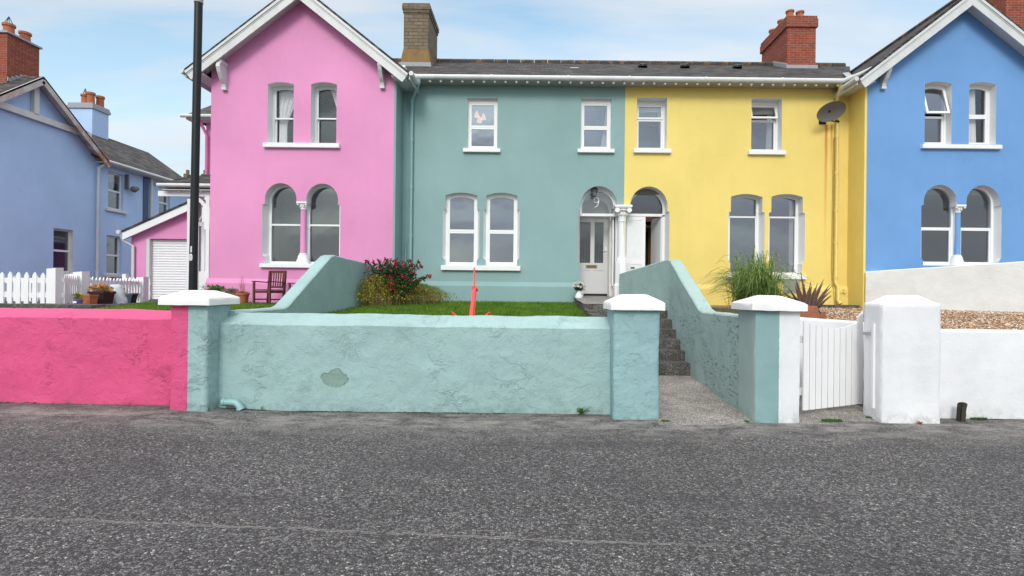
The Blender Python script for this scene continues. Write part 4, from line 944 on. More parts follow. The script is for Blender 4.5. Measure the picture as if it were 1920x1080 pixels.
# lichened stack with flared foot
x0, x1 = at(757, 60, 16.3)[0], at(803.5, 60, 16.3)[0]; ztop = at(780, 18, 16.3)[1]
c = MB().box(x0, x1, 16.3, 17.75, 8.0, ztop).build('chimney', M['stonebrick'], rfT)
zf = at(780, 92, 16.3)[1]; zf0 = at(780, 117, 16.2)[1]; b = MB()
b.add([(x0 - .08, 16.22, zf0), (x1 + .08, 16.22, zf0), (x1 + .08, 17.83, zf0), (x0 - .08, 17.83, zf0), (x0 - .005, 16.295, zf), (x1 + .005, 16.295, zf), (x1 + .005, 17.755, zf), (x0 - .005, 17.755, zf)], [(0, 1, 5, 4), (1, 2, 6, 5), (2, 3, 7, 6), (3, 0, 4, 7), (4, 5, 6, 7)])
b.build('flaunching', M['flaunch'], c)
MB().box(x0 - .10, x1 + .10, 16.18, 17.86, zf0 - .55, zf0).build('lead_flashing', M['lead'], c)
MB().box(x0 - .05, x1 + .05, 16.25, 17.8, ztop, ztop + .14).box(x0 - .025, x1 + .025, 16.275, 17.775, ztop - .10, ztop).box(x0 - .03, x1 + .03, 16.28, 17.77, ztop + .14, ztop + .19).build('chimney_cap', M['stonebrick'], c)
# downpipe
xa, za = at(789, 152, YT - .2); xb = at(771.5, 300, YT - .07)[0]
b = MB().tube([(xa, EY - .03, EZ - .08), (xa, EY - .02, za - .12), (xb, YT - .08, at(771, 190, YT)[1]), (xb, YT - .08, 1.2)], .042, 12)
for yy in (190, 263, 351, 443): zz = at(771, yy, YT)[1]; b.tube([(xb, YT - .08, zz - .05), (xb, YT - .08, zz + .03)], .052, 12)
b.build('downpipe', M['tealpipe'], hT, smooth=40)
MB().tube([(XL + .17, YT - .03, 1.3), (XL + .17, YT - .03, at(760, 455, YT)[1])], .02, 8).build('cable', M['tealpipe'], hT)
# gutter corner lump on the pink side
MB().tube([(at(757, 128, 13.1)[0], 13.0, at(757, 128, 13.1)[1]), (at(766, 150, 13.3)[0], 13.3, at(766, 150, 13.3)[1])], .065, 12).tube([(-3.25, 13.2, 6.80), (-3.0, EY - .05, EZ - .06)], .05, 10).build('gutter', M['gutter'], hT, smooth=40)

# teal porch: returns, fanlight with the 9, door
YF = YT + .25; YD = YT + .9
arch = [(x, z) for x, z in dH]
F = dH; B_ = [(min(max(x, dx0), XM - .012), z) for x, z in dH]; n = len(F)
iarch = len(F)
drp = MB(); segs = [(i, i + 1) for i in range(n - 1)]
drp.add([(x, YT, z) for x, z in F] + [(x, YF, z) for x, z in B_], [(i, j, j + n, i + n) for i, j in segs])
porch = drp.build('porch_reveal', M['white'], hT)
ztr = at(1120, 403, YF)[1]
fan = MB(); A_ = opening(dx0 - .01, dx1 + .01, ztr - .03, dzt + .02, (dx1 - dx0) / 2 * 1.0, None, 22); Bq = opening(dx0 + .06, dx1 - .06, ztr + .035, dzt - .10, (dx1 - dx0) / 2 * .93, None, 22)
fan.ring(A_, Bq, YF - .01, YF + .06); fan.box(dx0, XM - .1, YF - .02, YF + .09, ztr - .035, ztr + .03)
fanl = fan.build('fanlight', M['white'], hT)
tr = tessellate_polygon([[Vector((x, z, 0)) for x, z in Bq]]); MB().add([(x, YF + .03, z) for x, z in Bq], [tuple(q) for q in tr]).build('pane', M['glassd'], fanl)
cxf = (dx0 + dx1) / 2 - .04; rr = (dx1 - dx0) / 2
w_ = MB()   # the vault of the porch behind the fanlight, seen as a second pale arch
w_.ring(opening(dx0 - .02, dx1 + .02, 1.2, dzt + .02, rr, None, 22), opening(dx0 + .0, dx1 - .12, 1.2001, dzt - .22, rr * .88, None, 22), YF + .3, YF + .42)
w_.build('inner_arch', M['cream'], porch)
# house number 9 as a painted stroke on the glass
x9, z9 = at(1118, 378, YF); s9 = .105
pts = [(x9 + s9 * .62 * cos(a), YF + .015, z9 + .04 + s9 * .62 * sin(a)) for a in [radians(q) for q in range(0, 361, 24)]]
b = MB().tube(pts, .013, 6); b.tube([(x9 + s9 * .62, YF + .015, z9 + .04), (x9 + s9 * .60, YF + .015, z9 - .02), (x9 + s9 * .35, YF + .015, z9 - .10), (x9 - s9 * .35, YF + .015, z9 - .155)], [.013, .016, .013, .010], 6)
b.build('number', M['white'], fanl)
# hanging lantern
YF0 = YF; YF = YT - .08; xl, zl = at(1114.5, 361, YF + .2); lt = thing('porch_lantern', (xl, YF + .2, zl), 'small dark glazed lantern hanging inside the fanlight above the number', 'lantern')
b = MB().tube([(xl, YF + .2, zl + .12), (xl, YF + .2, zl + .25)], .006, 6)
for sx, sy_ in ((-1, -1), (1, -1), (1, 1), (-1, 1)): b.tube([(xl + sx * .075, YF + .2 + sy_ * .075, zl + .09), (xl + sx * .045, YF + .2 + sy_ * .045, zl - .10)], .007, 6)
b.lathe((xl, YF + .2, zl + .085), [(.11, 0), (.10, .012), (.03, .05), (.012, .06)], 4, a0=pi / 4).lathe((xl, YF + .2, zl - .115), [(.055, 0), (.06, .015)], 4, a0=pi / 4)
b.build('lantern_frame', M['iron'], lt); MB().lathe((xl, YF + .2, zl - .1), [(.05, 0), (.088, .19)], 4, a0=pi / 4).build('glass', M['glassd'], lt); YF = YF0
# porch walls, ceiling and tiled floor
MB().box(1.05, dx0, YT + .24, YD + .1, 1.2, 4.6).box(XM - .17, XM + .02, YT + .30, YD + .1, 1.35, 4.3).build('porch_wall', M['white'], porch)
MB().box(1.1, XM, YD + .1, YD + .2, 1.2, 4.6).build('porch_back', M['cream'], porch)
MB().box(dx0, XM - .02, YT - .02, YD + .1, zfloor - .12, zfloor).build('doorstep', M['pot'], hT)
xd0, xd1 = dx0 + .0, at(1139, 480, YD)[0]; zd0 = zfloor + .10; zd1 = at(1112, 408, YD)[1]
dfr = MB().box(xd1, xd1 + .07, YD - .05, YD + .08, zfloor, zd1 + .08).box(xd0, xd1, YD - .05, YD + .08, zd1, zd1 + .08).box(xd1 + .07, XM - .1, YD - .02, YD + .08, zfloor, 4.3).box(xd0, xd1 + .07, YD + .0, YD + .08, zd1 + .08, 4.4).build('door_frame', M['cream'], hT)
door = MB(); dw_ = xd1 - xd0; st_ = .115
# real rails and stiles round two tall panes and two lower panels
zp0 = at(1112, 493, YD)[1]; zp1 = at(1112, 417, YD)[1]; zl0 = at(1112, 543, YD)[1]; zl1 = at(1112, 507, YD)[1]; xc = (xd0 + xd1) / 2
for (a, b2, c2, d2) in ((xd0, xd0 + .07, zd0, zd1), (xd1 - st_, xd1, zd0, zd1), (xc - .055, xc + .055, zd0, zd1), (xd0 + .07, xd1 - st_, zp1, zd1), (xd0 + .07, xd1 - st_, zl1, zp0), (xd0 + .07, xd1 - st_, zd0, zl0)):
    door.box(a, b2, YD - (.001 if a == xc - .055 else 0), YD + .045, c2, d2)
door.box(xd0 + .07, xd1 - st_, YD + .012, YD + .03, zl0, zl1)
dO = door.build('front_door', M['doorgrey'], hT)
MB().box(xd0 + .07, xd1 - st_, YD + .02, YD + .03, zp0, zp1).build('pane', M['glassk'], dO)
for xx in ((xd0 + .07, xc - .06), (xc + .06, xd1 - st_)): curtain('lace_curtain', dO, YD + .10, zp1 - .12, zp0, xx, xx, flat('grey_lace', (.10, .10, .105), .9, .1, var=.3, scale=30), None, 4)
MB().box(xd0, xd1, YD - .01, YD + .05, zfloor, zd0 - .005).build('threshold', M['iron'], dO)
xm_, zm_ = at(1109, 500, YD); MB().box(xm_ - .155, xm_ + .155, YD - .012, YD, zm_ - .045, zm_ + .045).build('letterbox', M['brass'], dO, bev=.006)
MB().box(xm_ - .11, xm_ + .11, YD - .02, YD - .010, zm_ - .022, zm_ + .022).build('flap', mat('brass_flap', (.2, .13, .06), .3, .5, .9)[0], dO)
xh, zh = at(1136, 470, YD); MB().tube([(xh, YD, zh), (xh, YD - .05, zh)], .012, 8).tube([(xh + .01, YD - .05, zh), (xh - .09, YD - .05, zh)], .011, 8).box(xh - .02, xh + .02, YD - .01, YD, zh - .1, zh + .1).build('handle', M['china'], dO, smooth=40)
# storm door leaf folded back against the right of the porch
lf = MB().beam((XM - .22, YT + .36, 2.9), (XM - .22, YD - .08, 2.9), .035, 2.35)
lf.build('storm_door', M['white'], hT)
MB().box(XM - .25, XM - .225, YT + .42, YD - .15, 2.95, 3.95).box(XM - .25, XM - .225, YT + .42, YD - .15, 1.85, 2.75).build('panel', M['cream'], hT.children[-1])

# shared column between the doors
cxn, cyn = at(1167.5, 430, YT)[0], YT + .10
zsb = at(1167, 484, YT)[1]; zpb = at(1167, 492, YT)[1]; zmid = at(1160, 535, YT)[1]
pc = MB().lathe((cxn, cyn, 0), [(.118, zsb), (.108, zsb + .12), (.102, zcap - .42)], 28)
pcl = pc.build('porch_column', M['white'], hT, smooth=50)
kb_ = MB().box(cxn - .225, cxn + .225, cyn - .22, cyn + .2, zcap - .055, zcap).box(cxn - .20, cxn + .20, cyn - .195, cyn + .18, zcap - .085, zcap - .055)
kb_.lathe((cxn, cyn, 0), [(.104, zcap - .43), (.122, zcap - .415), (.104, zcap - .395), (.106, zcap - .26), (.135, zcap - .18), (.165, zcap - .085)], 28)
for sx in (-1, 1):
    for q in range(3): kb_.tube([(cxn + sx * .155, cyn - .20 + q * .015, zcap - .135), (cxn + sx * .155, cyn - .19 + q * .02, zcap - .135)], .062 - q * .018, 16)
    kb_.tube([(cxn + sx * .155, cyn - .17, zcap - .135), (cxn + sx * .155, cyn + .17, zcap - .135)], .05, 14)
for i in range(10): a = 2 * pi * i / 10; kb_.ball((cxn + .125 * cos(a), cyn + .125 * sin(a), zcap - .225), .032, 8, 5, 1.5)
for i in range(-2, 3): kb_.ball((cxn + i * .045, cyn - .165, zcap - .125), .024, 8, 5, 1.2)
kb_.build('capital', M['white'], pcl, smooth=40)
MB().lathe((cxn, cyn, 0), [(.22, zmid - .6), (.22, zmid), (.185, zmid + .06), (.185, zpb), (.14, zpb + .02), (.15, zpb + .05), (.118, zsb + .04)], 8, a0=pi / 8).box(cxn - .2, cxn + .2, cyn - .16, cyn + .2, 1.2, zmid - .02).build('pedestal', M['white'], pcl)

# ---- yellow house
hY = thing('yellow_house', ((XM + XR) / 2, YT, 1.2), 'butter yellow house with a satellite dish and rust streaks', 'house')
wy = [rect(1194.2, 183, 1250.3, 279, YT), rect(1408.8, 184.3, 1466, 282, YT)]
gy = [rect(1369.8, 363.8, 1429, 515, YT), rect(1445.7, 363.8, 1504.6, 515, YT)]
ex0, ex1, _, ezt = rect(1181, 349.6, 1250.9, 560, YT)
eH = door_hole(ex0, ex1, ezt, 1.02, -1, dstep, (ex1 - ex0) / 2 * 1.05)
holesY = [opening(*s, 0) for s in wy] + [opening(*s, .075, (.062, zst[0] + .0, zst[1])) for s in gy] + [eH]
wall_with_holes('front_wall', [(XM, 1.0), (XM, 6.9), (XR - .01, 6.9), (XR - .01, 1.0)], holesY, YT, M['yellow'], hY)
MB().box(XR - .06, XR - .002, YG + .003, YT, 1.0, 6.85).build('return_wall', M['yellow'], hY)
body(hY, XM, XR, M['yellow'])
window(hY, YT, *wy[0], 0, rec=.30, Zm=at(1220, 218, YT)[1], head=.06, open_=radians(3), curt=[(wy[0][3], wy[0][2] + .3, (wy[0][1] - .16, wy[0][1] - .04), (wy[0][1] - .06, wy[0][1] - .04), M['curtain'], None, 4), (wy[0][3], wy[0][3] - .25, (wy[0][0], wy[0][1]), (wy[0][0], wy[0][1]), M['curtain'], None, 1)])
window(hY, YT, *wy[1], 0, rec=.30, Zm=at(1435, 220, YT)[1], head=.05, open_=radians(20), curt=[(wy[1][3], wy[1][2], (wy[1][1] - .2, wy[1][1] - .08), (wy[1][1] - .24, wy[1][1] - .08), M['curtain'], None, 5), (wy[1][3], wy[1][3] - .3, (wy[1][0], wy[1][1]), (wy[1][0], wy[1][1]), M['curtain'], None, 1)])
zmy = at(1435, 404, YT)[1]
window(hY, YT, *gy[0], .075, (.062, *zst), rec=.30, Zm=zmy, inner=False, topframe=False)
window(hY, YT, *gy[1], .075, (.062, *zst), rec=.30, Zm=zmy, inner=False, topframe=False, curt=[(gy[1][3], gy[1][2], (gy[1][1] - .16, gy[1][1] - .05), (gy[1][1] - .14, gy[1][1] - .05), M['curtain'], None, 4)])
for a in ((1188.4, 278.8, 1258.6, 286.5), (1403.5, 282, 1473.7, 289.7), (1362, 515.5, 1512, 523)): sill(hY, *a, YT)
plinth(hY, ex1 + .02, XR - .06, YT, M['yellow'], 1.79, 1.665)
terrace_roof(hY, [(XM + .003, EY, EZ), (7.95, EY, EZ), (10.6, RY, RZ), (XM + .003, RY, RZ)], XM, 10.4, 'roof')
rfY = hY.children[-1] if hY.children[-1].name.startswith('roof') else [c for c in hY.children if c.name.startswith('roof')][0]
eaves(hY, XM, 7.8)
x0, x1 = at(1476, 80, 17.0)[0], at(1529.5, 80, 17.0)[0]; zt_ = at(1500, 40, 17)[1] - .05
st = stack(rfY, x0, x1, 17.0, 18.9, 8.2, zt_ + .02, M['redbrick'], M['redbrick'], True, [])
for (x, y, r, h_) in ((x0 + .17, 17.2, .115, .26), (x0 + .52, 17.25, .115, .26), (x0 + .2, 17.85, .115, .28), (x0 + .2, 18.5, .115, .28)):
    MB().lathe((x, y, zt_ + .22), [(r, 0), (r * .92, h_ * .75), (r * 1.15, h_ * .8), (r * 1.15, h_), (r * .85, h_), (r * .8, h_ * .3)], 18).build('chimney_pot', M['pot'], st, smooth=35)
MB().box(x0 - .03, x1 + .05, 16.96, 17.0, 8.4, at(1500, 121.5, 16.96)[1]).build('lead_flashing', M['lead'], st)
b = MB()
for i in range(9):
    y = 17.0 + i * .11; z = EZ + (y - EY) * .504 + .06; b.box(x0 - .03, x0 + .005, y, y + .115, z - .1, z + .10)
b.build('lead_flashing', M['lead'], st)
for px in (1205, 1284, 1382):
    x, z = at(px, 124.5, 16.6); zz = EZ + (16.6 - EY) * .504
    MB().lathe((x, 16.6, zz), [(.15, 0), (.15, .06), (.11, .10), (.03, .12)], 14).build('roof_vent', M['iron'], rfY, smooth=40)
MB().slab([(1.05, 16.2, EZ + 2.78 * .504 + .012), (1.3, 16.2, EZ + 2.78 * .504 + .012), (1.3, 16.3, EZ + 2.88 * .504 + .012), (1.05, 16.3, EZ + 2.88 * .504 + .012)], .01).build('slate_clip', M['gutter'], rfT)
MB().beam((7.95, EY + .02, EZ + .06), (8.55, EY + 1.3, EZ + .72), .14, .02).build('valley_flashing', M['lead'], rfY)
MB().tube([(7.72, EY - .045, EZ - .045), (8.0, 13.1, EZ + .02), (8.12, 12.85, EZ + .05)], .06, 12).build('gutter', M['gutter'], hY, smooth=40)
# downpipe and cable
xa, za = at(1571, 152, YT - .25); xb = at(1568, 350, YT - .07)[0]
b = MB().tube([(xa, EY - .03, EZ - .08), (xa, EY - .02, za - .1), (xb, YT - .08, at(1568, 192, YT)[1]), (xb, YT - .08, at(1568, 530, YT)[1]), (xb + .04, YT - .13, at(1568, 537, YT)[1]), (xb + .04, YT - .13, at(1568, 563, YT)[1]), (xb + .07, YT - .2, 1.32)], .045, 12)
for yy in (192, 257, 325, 395, 455, 520): zz = at(1568, yy, YT)[1]; b.tube([(xb, YT - .08, zz - .04), (xb, YT - .08, zz + .02)], .055, 12)
b.build('downpipe', M['yelpipe'], hY, smooth=40)
xc_ = xb - .07; M['cable'] = flat('rust_stained_cable', (.48, .34, .10), .7, .3)
MB().tube([(xc_ + .02, YT - .03, 5.6), (xc_ + .01, YT - .02, 4.2), (xc_, YT - .02, 2.2), (xc_ + .03, YT - .04, 1.75), (xc_ + .06, YT - .08, 1.3)], .011, 6).build('cable', M['cable'], hY)
x_, z_ = at(1661 / 1654 * 0 + 1583, 546, YT - .06); MB().box(x_ - .035, x_ + .035, YT - .10, YT - .05, z_ - .05, z_ + .05).tube([(x_, YT - .1, z_), (xb + .05, YT - .1, z_ - .06)], .008, 6).build('junction_box', M['yelpipe'], hY)
MB().tube([(at(1597, 530, YT)[0], YT - .04, at(1597, 527, YT)[1]), (at(1593, 545, YT)[0], YT - .06, at(1593, 545, YT)[1]), (at(1593, 545, YT)[0], YT - .06, 1.25)], .009, 6).build('cable', M['cable'], hY)
# air brick patch below the window
x_, z_ = at(1490, 540, YT - .06); MB().box(x_ - .28, x_ + .12, YT - .075, YT - .04, z_ - .12, z_ + .28).build('vent_block', flat('bare_concrete_block', (.30, .30, .29), .9, .2, var=.3), hY)

# yellow porch
F = eH; B_ = [(max(min(x, ex1), XM + .012), z) for x, z in eH]; n = len(F)
pry = MB().add([(x, YT, z) for x, z in F] + [(x, YT + .32, z) for x, z in B_], [(i, i + 1, i + 1 + n, i + n) for i in range(n - 1)]).build('porch_reveal', M['white'], hY)
YE = YT + .32; zt2 = at(1215, 403.5, YE)[1]
A_ = opening(ex0 - .01, ex1 + .01, zt2 - .03, ezt + .02, (ex1 - ex0) / 2, None, 22); Bq = opening(ex0 + .03, ex1 - .05, zt2 + .035, ezt - .09, (ex1 - ex0) / 2 * .93, None, 22)
fl2 = MB().ring(A_, Bq, YE - .01, YE + .06).box(XM + .1, ex1, YE - .02, YE + .08, zt2 - .035, zt2 + .03).box(ex1 - .06, ex1 + .02, YE - .02, YE + .06, 1.3, zt2).build('fanlight', M['white'], hY)
tr = tessellate_polygon([[Vector((x, z, 0)) for x, z in Bq]]); MB().add([(x, YE + .03, z) for x, z in Bq], [tuple(q) for q in tr]).build('pane', M['glassy'], fl2)
MB().box(XM + .1, ex1 + .3, YE + .5, YE + .54, zt2 - .1, ezt + .3).build('vestibule_board', flat('brown_board', (.22, .09, .07), .6, .3), pry)
zfy = zfloor + .02
def leaf(name, a, b_, z0, z1, m, planks=True):
    L_ = MB(); a = Vector((a[0], a[1], 0)); b_ = Vector((b_[0], b_[1], 0)); d = (b_ - a); ln = d.length; d.normalize(); nn = Vector((d.y, -d.x, 0))
    c = (a + b_) / 2; L_.obox((c.x, c.y, (z0 + z1) / 2), d, nn, (0, 0, 1), ln / 2, .018, (z1 - z0) / 2)
    for s_ in (.05, ln - .05): q = a + d * s_ + nn * .024; L_.obox((q.x, q.y, (z0 + z1) / 2), d, nn, (0, 0, 1), .05, .008, (z1 - z0) / 2)
    for zz in (z0 + .08, z1 - .05, (z0 + z1) / 2 - .15): q = c + nn * .0235; L_.obox((q.x, q.y, zz), d, nn, (0, 0, 1), ln / 2 - .1, .007, .05)
    if planks:     # thin beads of the diagonal boarding
        zz = z0 - .3
        while zz < z1 + .3:
            lo, hi = max(z0 + .12, zz), min(z1 - .1, zz + (ln - .2) * 1.0)
            if hi - lo > .05:
                f0 = (zz + (ln - .2) - lo) / (ln - .2); f1 = (zz + (ln - .2) - hi) / (ln - .2)
                p0 = a + d * (.1 + (ln - .2) * min(1, f0)) + nn * .020; p1 = a + d * (.1 + (ln - .2) * max(0, f1)) + nn * .020
                L_.beam((p0.x, p0.y, lo), (p1.x, p1.y, hi), .006, .012, up=nn)
            zz += .085
    return L_.build(name, m, hY)
lA = leaf('door_leaf', (at(1174, 480, YE)[0], YE + .02), (at(1209.5, 480, YE)[0], YE + .02), zfy, zt2 - .04, M['white'])
MB().box(at(1186, 502, YE)[0] - .05, at(1186, 502, YE)[0] + .05, YE - .03, YE - .015, at(1186, 502, YE)[1] - .015, at(1186, 502, YE)[1] + .015).build('letter_slot', M['iron'], lA)
leaf('door_leaf', (ex1 - .07, YE + .03), (ex1 - .215, YE + .55), zfy, zt2 - .04, M['white'])
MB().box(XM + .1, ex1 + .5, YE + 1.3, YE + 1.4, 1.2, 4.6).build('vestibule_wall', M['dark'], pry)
MB().box(XM + .05, XM + .12, YE + .1, YE + 1.3, 1.2, 4.4).box(ex1 + .3, ex1 + .35, YE + .1, YE + 1.3, 1.2, 4.4).box(XM + .1, ex1 + .3, YE + .1, YE + 1.3, 4.3, 4.4).build('vestibule_wall', M['inroom'], pry)
x0 = at(1209, 480, YE + 1.2)[0]; x1 = at(1224, 480, YE + 1.2)[0]; zz = at(1215, 427, YE + 1.2)[1]
MB().box(XM + .12, ex1 + .3, YE + 1.22, YE + 1.26, zz, zz + .09).box(x1, x1 + .12, YE + 1.2, YE + 1.27, 1.3, zz).build('inner_frame', M['white'], pry)
idr = MB().box(x1 - .13, x1, YE + 1.22, YE + 1.27, 1.35, zz).box(x0 - .5, x1 - .13, YE + 1.22, YE + 1.27, zz - .1, zz).box(x0 - .5, x1 - .13, YE + 1.22, YE + 1.27, 1.35, 1.75).box(x0 - .02, x0 + .02, YE + 1.225, YE + 1.265, 1.35, zz).build('inner_door', M['orangewood'], hY)
MB().box(XM + .02, ex1, YT - .02, YE + 1.3, zfloor - .12, zfy - .002).build('doorstep', M['step'], hY)

# satellite dish
xd, zd = at(1558.5, 209, 13.35); ds = thing('satellite_dish', (xd, 13.35, zd), 'dark grey oval satellite dish on the yellow wall above rust streaks', 'dish')
b = MB(); vs = []; fs = []; n = 32; rg = 7; R_ = .39
ax = Vector((.985, .12, .17)).normalized(); nrm_ = Vector((.05, -.74, -.67)).normalized(); nrm_ = (nrm_ - ax * nrm_.dot(ax)).normalized(); ay = nrm_.cross(ax).normalized()
ctr = Vector((xd, 13.35, zd))
for sf in (0, 1):
    for i in range(rg + 1):
        for k in range(n):
            r = R_ * i / rg + 1e-4; a = 2 * pi * k / n; p = ctr + ax * r * cos(a) + ay * r * .70 * sin(a) + nrm_ * (r * r * .55 - .07 - sf * .012); vs.append(p)
for sf in (0, 1):
    o = sf * (rg + 1) * n
    for i in range(rg):
        for k in range(n): fs.append((o + i * n + k, o + i * n + (k + 1) % n, o + (i + 1) * n + (k + 1) % n, o + (i + 1) * n + k))
o = rg * n; o2 = (2 * rg + 1) * n
fs += [(o + k, o + (k + 1) % n, o2 + (k + 1) % n, o2 + k) for k in range(n)]
b.add(vs, fs).build('reflector', M['dish'], ds, smooth=40)
foc = ctr + nrm_ * .34 - ay * .06 + Vector((0, 0, -.06)); low = ctr - Vector((0, -.0, .24)) + nrm_ * .0
MB().tube([low, foc], .014, 8).tube([foc, foc - nrm_ * .09], .028, 10).build('receiver_arm', M['iron'], ds)
MB().tube([ctr - nrm_ * .06, (xd + .02, 13.62, zd - .05), (xd + .02, 13.8, zd - .05)], .025, 8).box(xd - .07, xd + .11, 13.775, 13.8, zd - .18, zd + .08).build('wall_bracket', M['iron'], ds)

# pendant lamp with three bell shades in the upper teal window
xl, zl = at(905, 205, 14.9); pl_ = thing('pendant_lamp', (xl, 14.9, zl), 'lit pendant lamp with three peach shades seen through the upper teal window', 'lamp')
ms = bpy.data.materials.new('glowing_peach_shade'); ms.use_nodes = True; bb = ms.node_tree.nodes['Principled BSDF']; bb.inputs['Base Color'].default_value = (.8, .45, .3, 1); bb.inputs['Emission Color'].default_value = (1, .50, .28, 1); bb.inputs['Emission Strength'].default_value = .55
b = MB().tube([(xl, 14.9, zl + .5), (xl, 14.9, zl - .02)], .01, 6)
sp = [at(894, 214, 14.9), at(899, 224, 14.9), at(906.5, 218.5, 14.9)]
for (x, z) in sp: b.tube([(xl, 14.9, zl - .02), ((x + xl) / 2, 14.9, zl + .03), (x, 14.9, z + .09)], .008, 6)
b.build('lamp_stem', M['brass'], pl_)
for (x, z) in sp: MB().lathe((x, 14.9, z - .08), [(.075, 0), (.068, .03), (.05, .09), (.025, .15), (.012, .165)], 16).build('lamp_shade', ms, pl_, smooth=50)

# ---------------------------------------------------------------- far left: periwinkle house, garage, fence, pots, lamp post
XB = -16.5
hL = thing('periwinkle_house', (XB, 18, 1.1), 'periwinkle blue house at the far left with timbered gable and brick stack', 'house')
def side(px, py):     # a photo pixel on the plane X = XB -> (Y, Z)
    du = px - 1000; dv = py - 547; a = du + ROLL * dv; bq = dv - ROLL * du; Y = XB * FPX / a; return Y, EYE - bq * Y / FPX
ez = 6.39; y0g, y1g, yend = 15.0, 20.05, 25.4; zap = 8.45; yap = (y0g + y1g) / 2
wins = []
for (x0, x1, yt, yb) in ((100.5, 137.5, 427, 512), (200, 228.5, 440.5, 512), (203, 232, 320, 390.5), (298.5, 319, 353, 396)):
    Ya, zt = side(x0, yt); Yb_, _ = side(x1, yt); _, zb_ = side(x0, yb); wins.append((Ya, Yb_, zb_, zt))
zc1 = (wins[0][3] + wins[1][3]) / 2; wins[0] = (*wins[0][:2], 2.05, zc1); wins[1] = (*wins[1][:2], 2.05, zc1)
zc2 = wins[2][3]; wins[3] = (*wins[3][:2], wins[2][2], zc2)
lo = [[Vector((y, z, 0)) for y, z in [(y0g, .9), (yend, .9), (yend, ez), (y1g, ez), (yap, zap - .1), (y0g, ez)]]] + [[Vector((a, z0, 0)), Vector((a, z1, 0)), Vector((b_, z1, 0)), Vector((b_, z0, 0))] for a, b_, z0, z1 in wins]
tr = tessellate_polygon(lo); pf = [(XB, v.x, v.y) for l in lo for v in l]
MB().add(pf, [tuple(q) for q in tr]).box(XB - 7, XB, y0g - .15, y0g, .9, ez).box(XB - 7, XB, yend, yend + .15, .9, ez).box(XB - 7.2, XB - 7, y0g, yend, .9, ez).build('wall', M['peri'], hL)
MB().box(XB - 3.2, XB - 3.1, y0g, yend, 1, ez).box(XB - 3.1, XB - .2, y0g, yend, 4.0, 4.2).build('inner_wall', M['inroom'], hL)
for i, (a, b_, z0, z1) in enumerate(wins):
    r = .16; q = MB(); q.add([(XB, a, z0), (XB, b_, z0), (XB, b_, z1), (XB, a, z1), (XB - r, a, z0), (XB - r, b_, z0), (XB - r, b_, z1), (XB - r, a, z1)], [(0, 1, 5, 4), (1, 2, 6, 5), (2, 3, 7, 6), (3, 0, 4, 7)])
    wn = q.build('window', M['peri'] if i != 0 else M['cream'], hL); zm = (z0 + z1) / 2; t = .06; f = MB(); x0, x1 = XB - r, XB - r + .06
    for (ya, yb, za, zb) in ((a, a + t, z0, z1), (b_ - t, b_, z0, z1), (a + t, b_ - t, z0, z0 + t), (a + t, b_ - t, z1 - t, z1), (a + t, b_ - t, zm - .035, zm + .035)): f.box(x0, x1, ya, yb, za, zb)
    f.build('frame', M['white'], wn); MB().box(XB - r + .01, XB - r + .02, a + t, b_ - t, z0 + t, z1 - t).build('pane', M['glassd'], wn)
    MB().box(XB - .02, XB + .09, a - .12, b_ + .14, z0 - .1, z0).build('sill', M['cream'], wn)
# roofs
xr = XB - 3.5; zrm = 8.55
MB().slab([(XB + .28, y1g - .05, ez - .02), (XB + .28, yend + .3, ez - .02), (xr, yend + 2.2, zrm), (xr, yap, zrm)], .06).slab([(XB + .28, yend + .3, ez - .02), (XB - 7.3, yend + .3, ez - .02), (xr, yend + 2.2, zrm)], .06).build('main_roof', M['slate2'], hL)
gx = XB + .35
MB().slab([(gx, yap, zap), (gx, y1g + .25, ez - .1), (XB - 6, y1g + .25, ez - .1), (XB - 6, yap, zap)], .05).slab([(gx, yap, zap), (XB - 6, yap, zap), (XB - 6, y0g - .25, ez - .1), (gx, y0g - .25, ez - .1)], .05).build('gable_roof', M['slate2'], hL)
b = MB(); m_ = (zap - ez + .1) / (y1g + .25 - yap)
rust = flat('rusting_fascia_paint', (.52, .46, .42), .6, .3, var=.25, scale=3)
def _q():
    nt = rust.node_tree; bb = nt.nodes['Principled BSDF']; p = geo(nt); s = xyz(nt, p)
    g = N(nt, 'ShaderNodeMapRange'); L(nt, s[2], g.inputs[0]); g.inputs[1].default_value = 8.6; g.inputs[2].default_value = 6.2
    f = mth(nt, 'MULTIPLY', g.outputs[0], ramp(nt, noi(nt, p, 2.6, 6, .7), [(.40, 0), (.58, 1)]))
    L(nt, mixc(nt, f, (.56, .52, .50), (.33, .13, .05)), bb.inputs['Base Color'])
_q()
for s_, ye in ((1, y1g + .25), (-1, y0g - .25)):
    b.beam((gx - .02, yap, zap - .13), (gx - .02, ye, ez - .1 - .13), .04, .22)
    b.beam((gx - .17, yap, zap - .10), (gx - .17, ye, ez - .1 - .10), .3, .03)
b.build('barge_board', rust, hL)
zt_ = at(0, 195, XB * FPX / -1003.6)[1]
MB().box(gx - .32, gx - .22, y0g + .4, y1g - .35, 7.02, 7.22).box(gx - .34, gx - .22, yap - .09, yap + .09, 7.2, zap - .15).build('gable_timber', M['cream'], hL)
b = MB().tube([(XB + .33, y1g + .2, ez - .06), (XB + .33, yend + .4, ez - .06)], .06, 10).box(XB, XB + .3, y1g, yend + .3, ez - .14, ez - .11)
b.build('gutter', M['gutter'], hL, smooth=40)
MB().tube([(XB + .3, y1g + .25, ez - .1), (XB + .1, y1g + .02, ez - .35), (XB + .08, y1g + .02, 1.1)], .055, 10).build('downpipe', M['gutter'], hL, smooth=40)
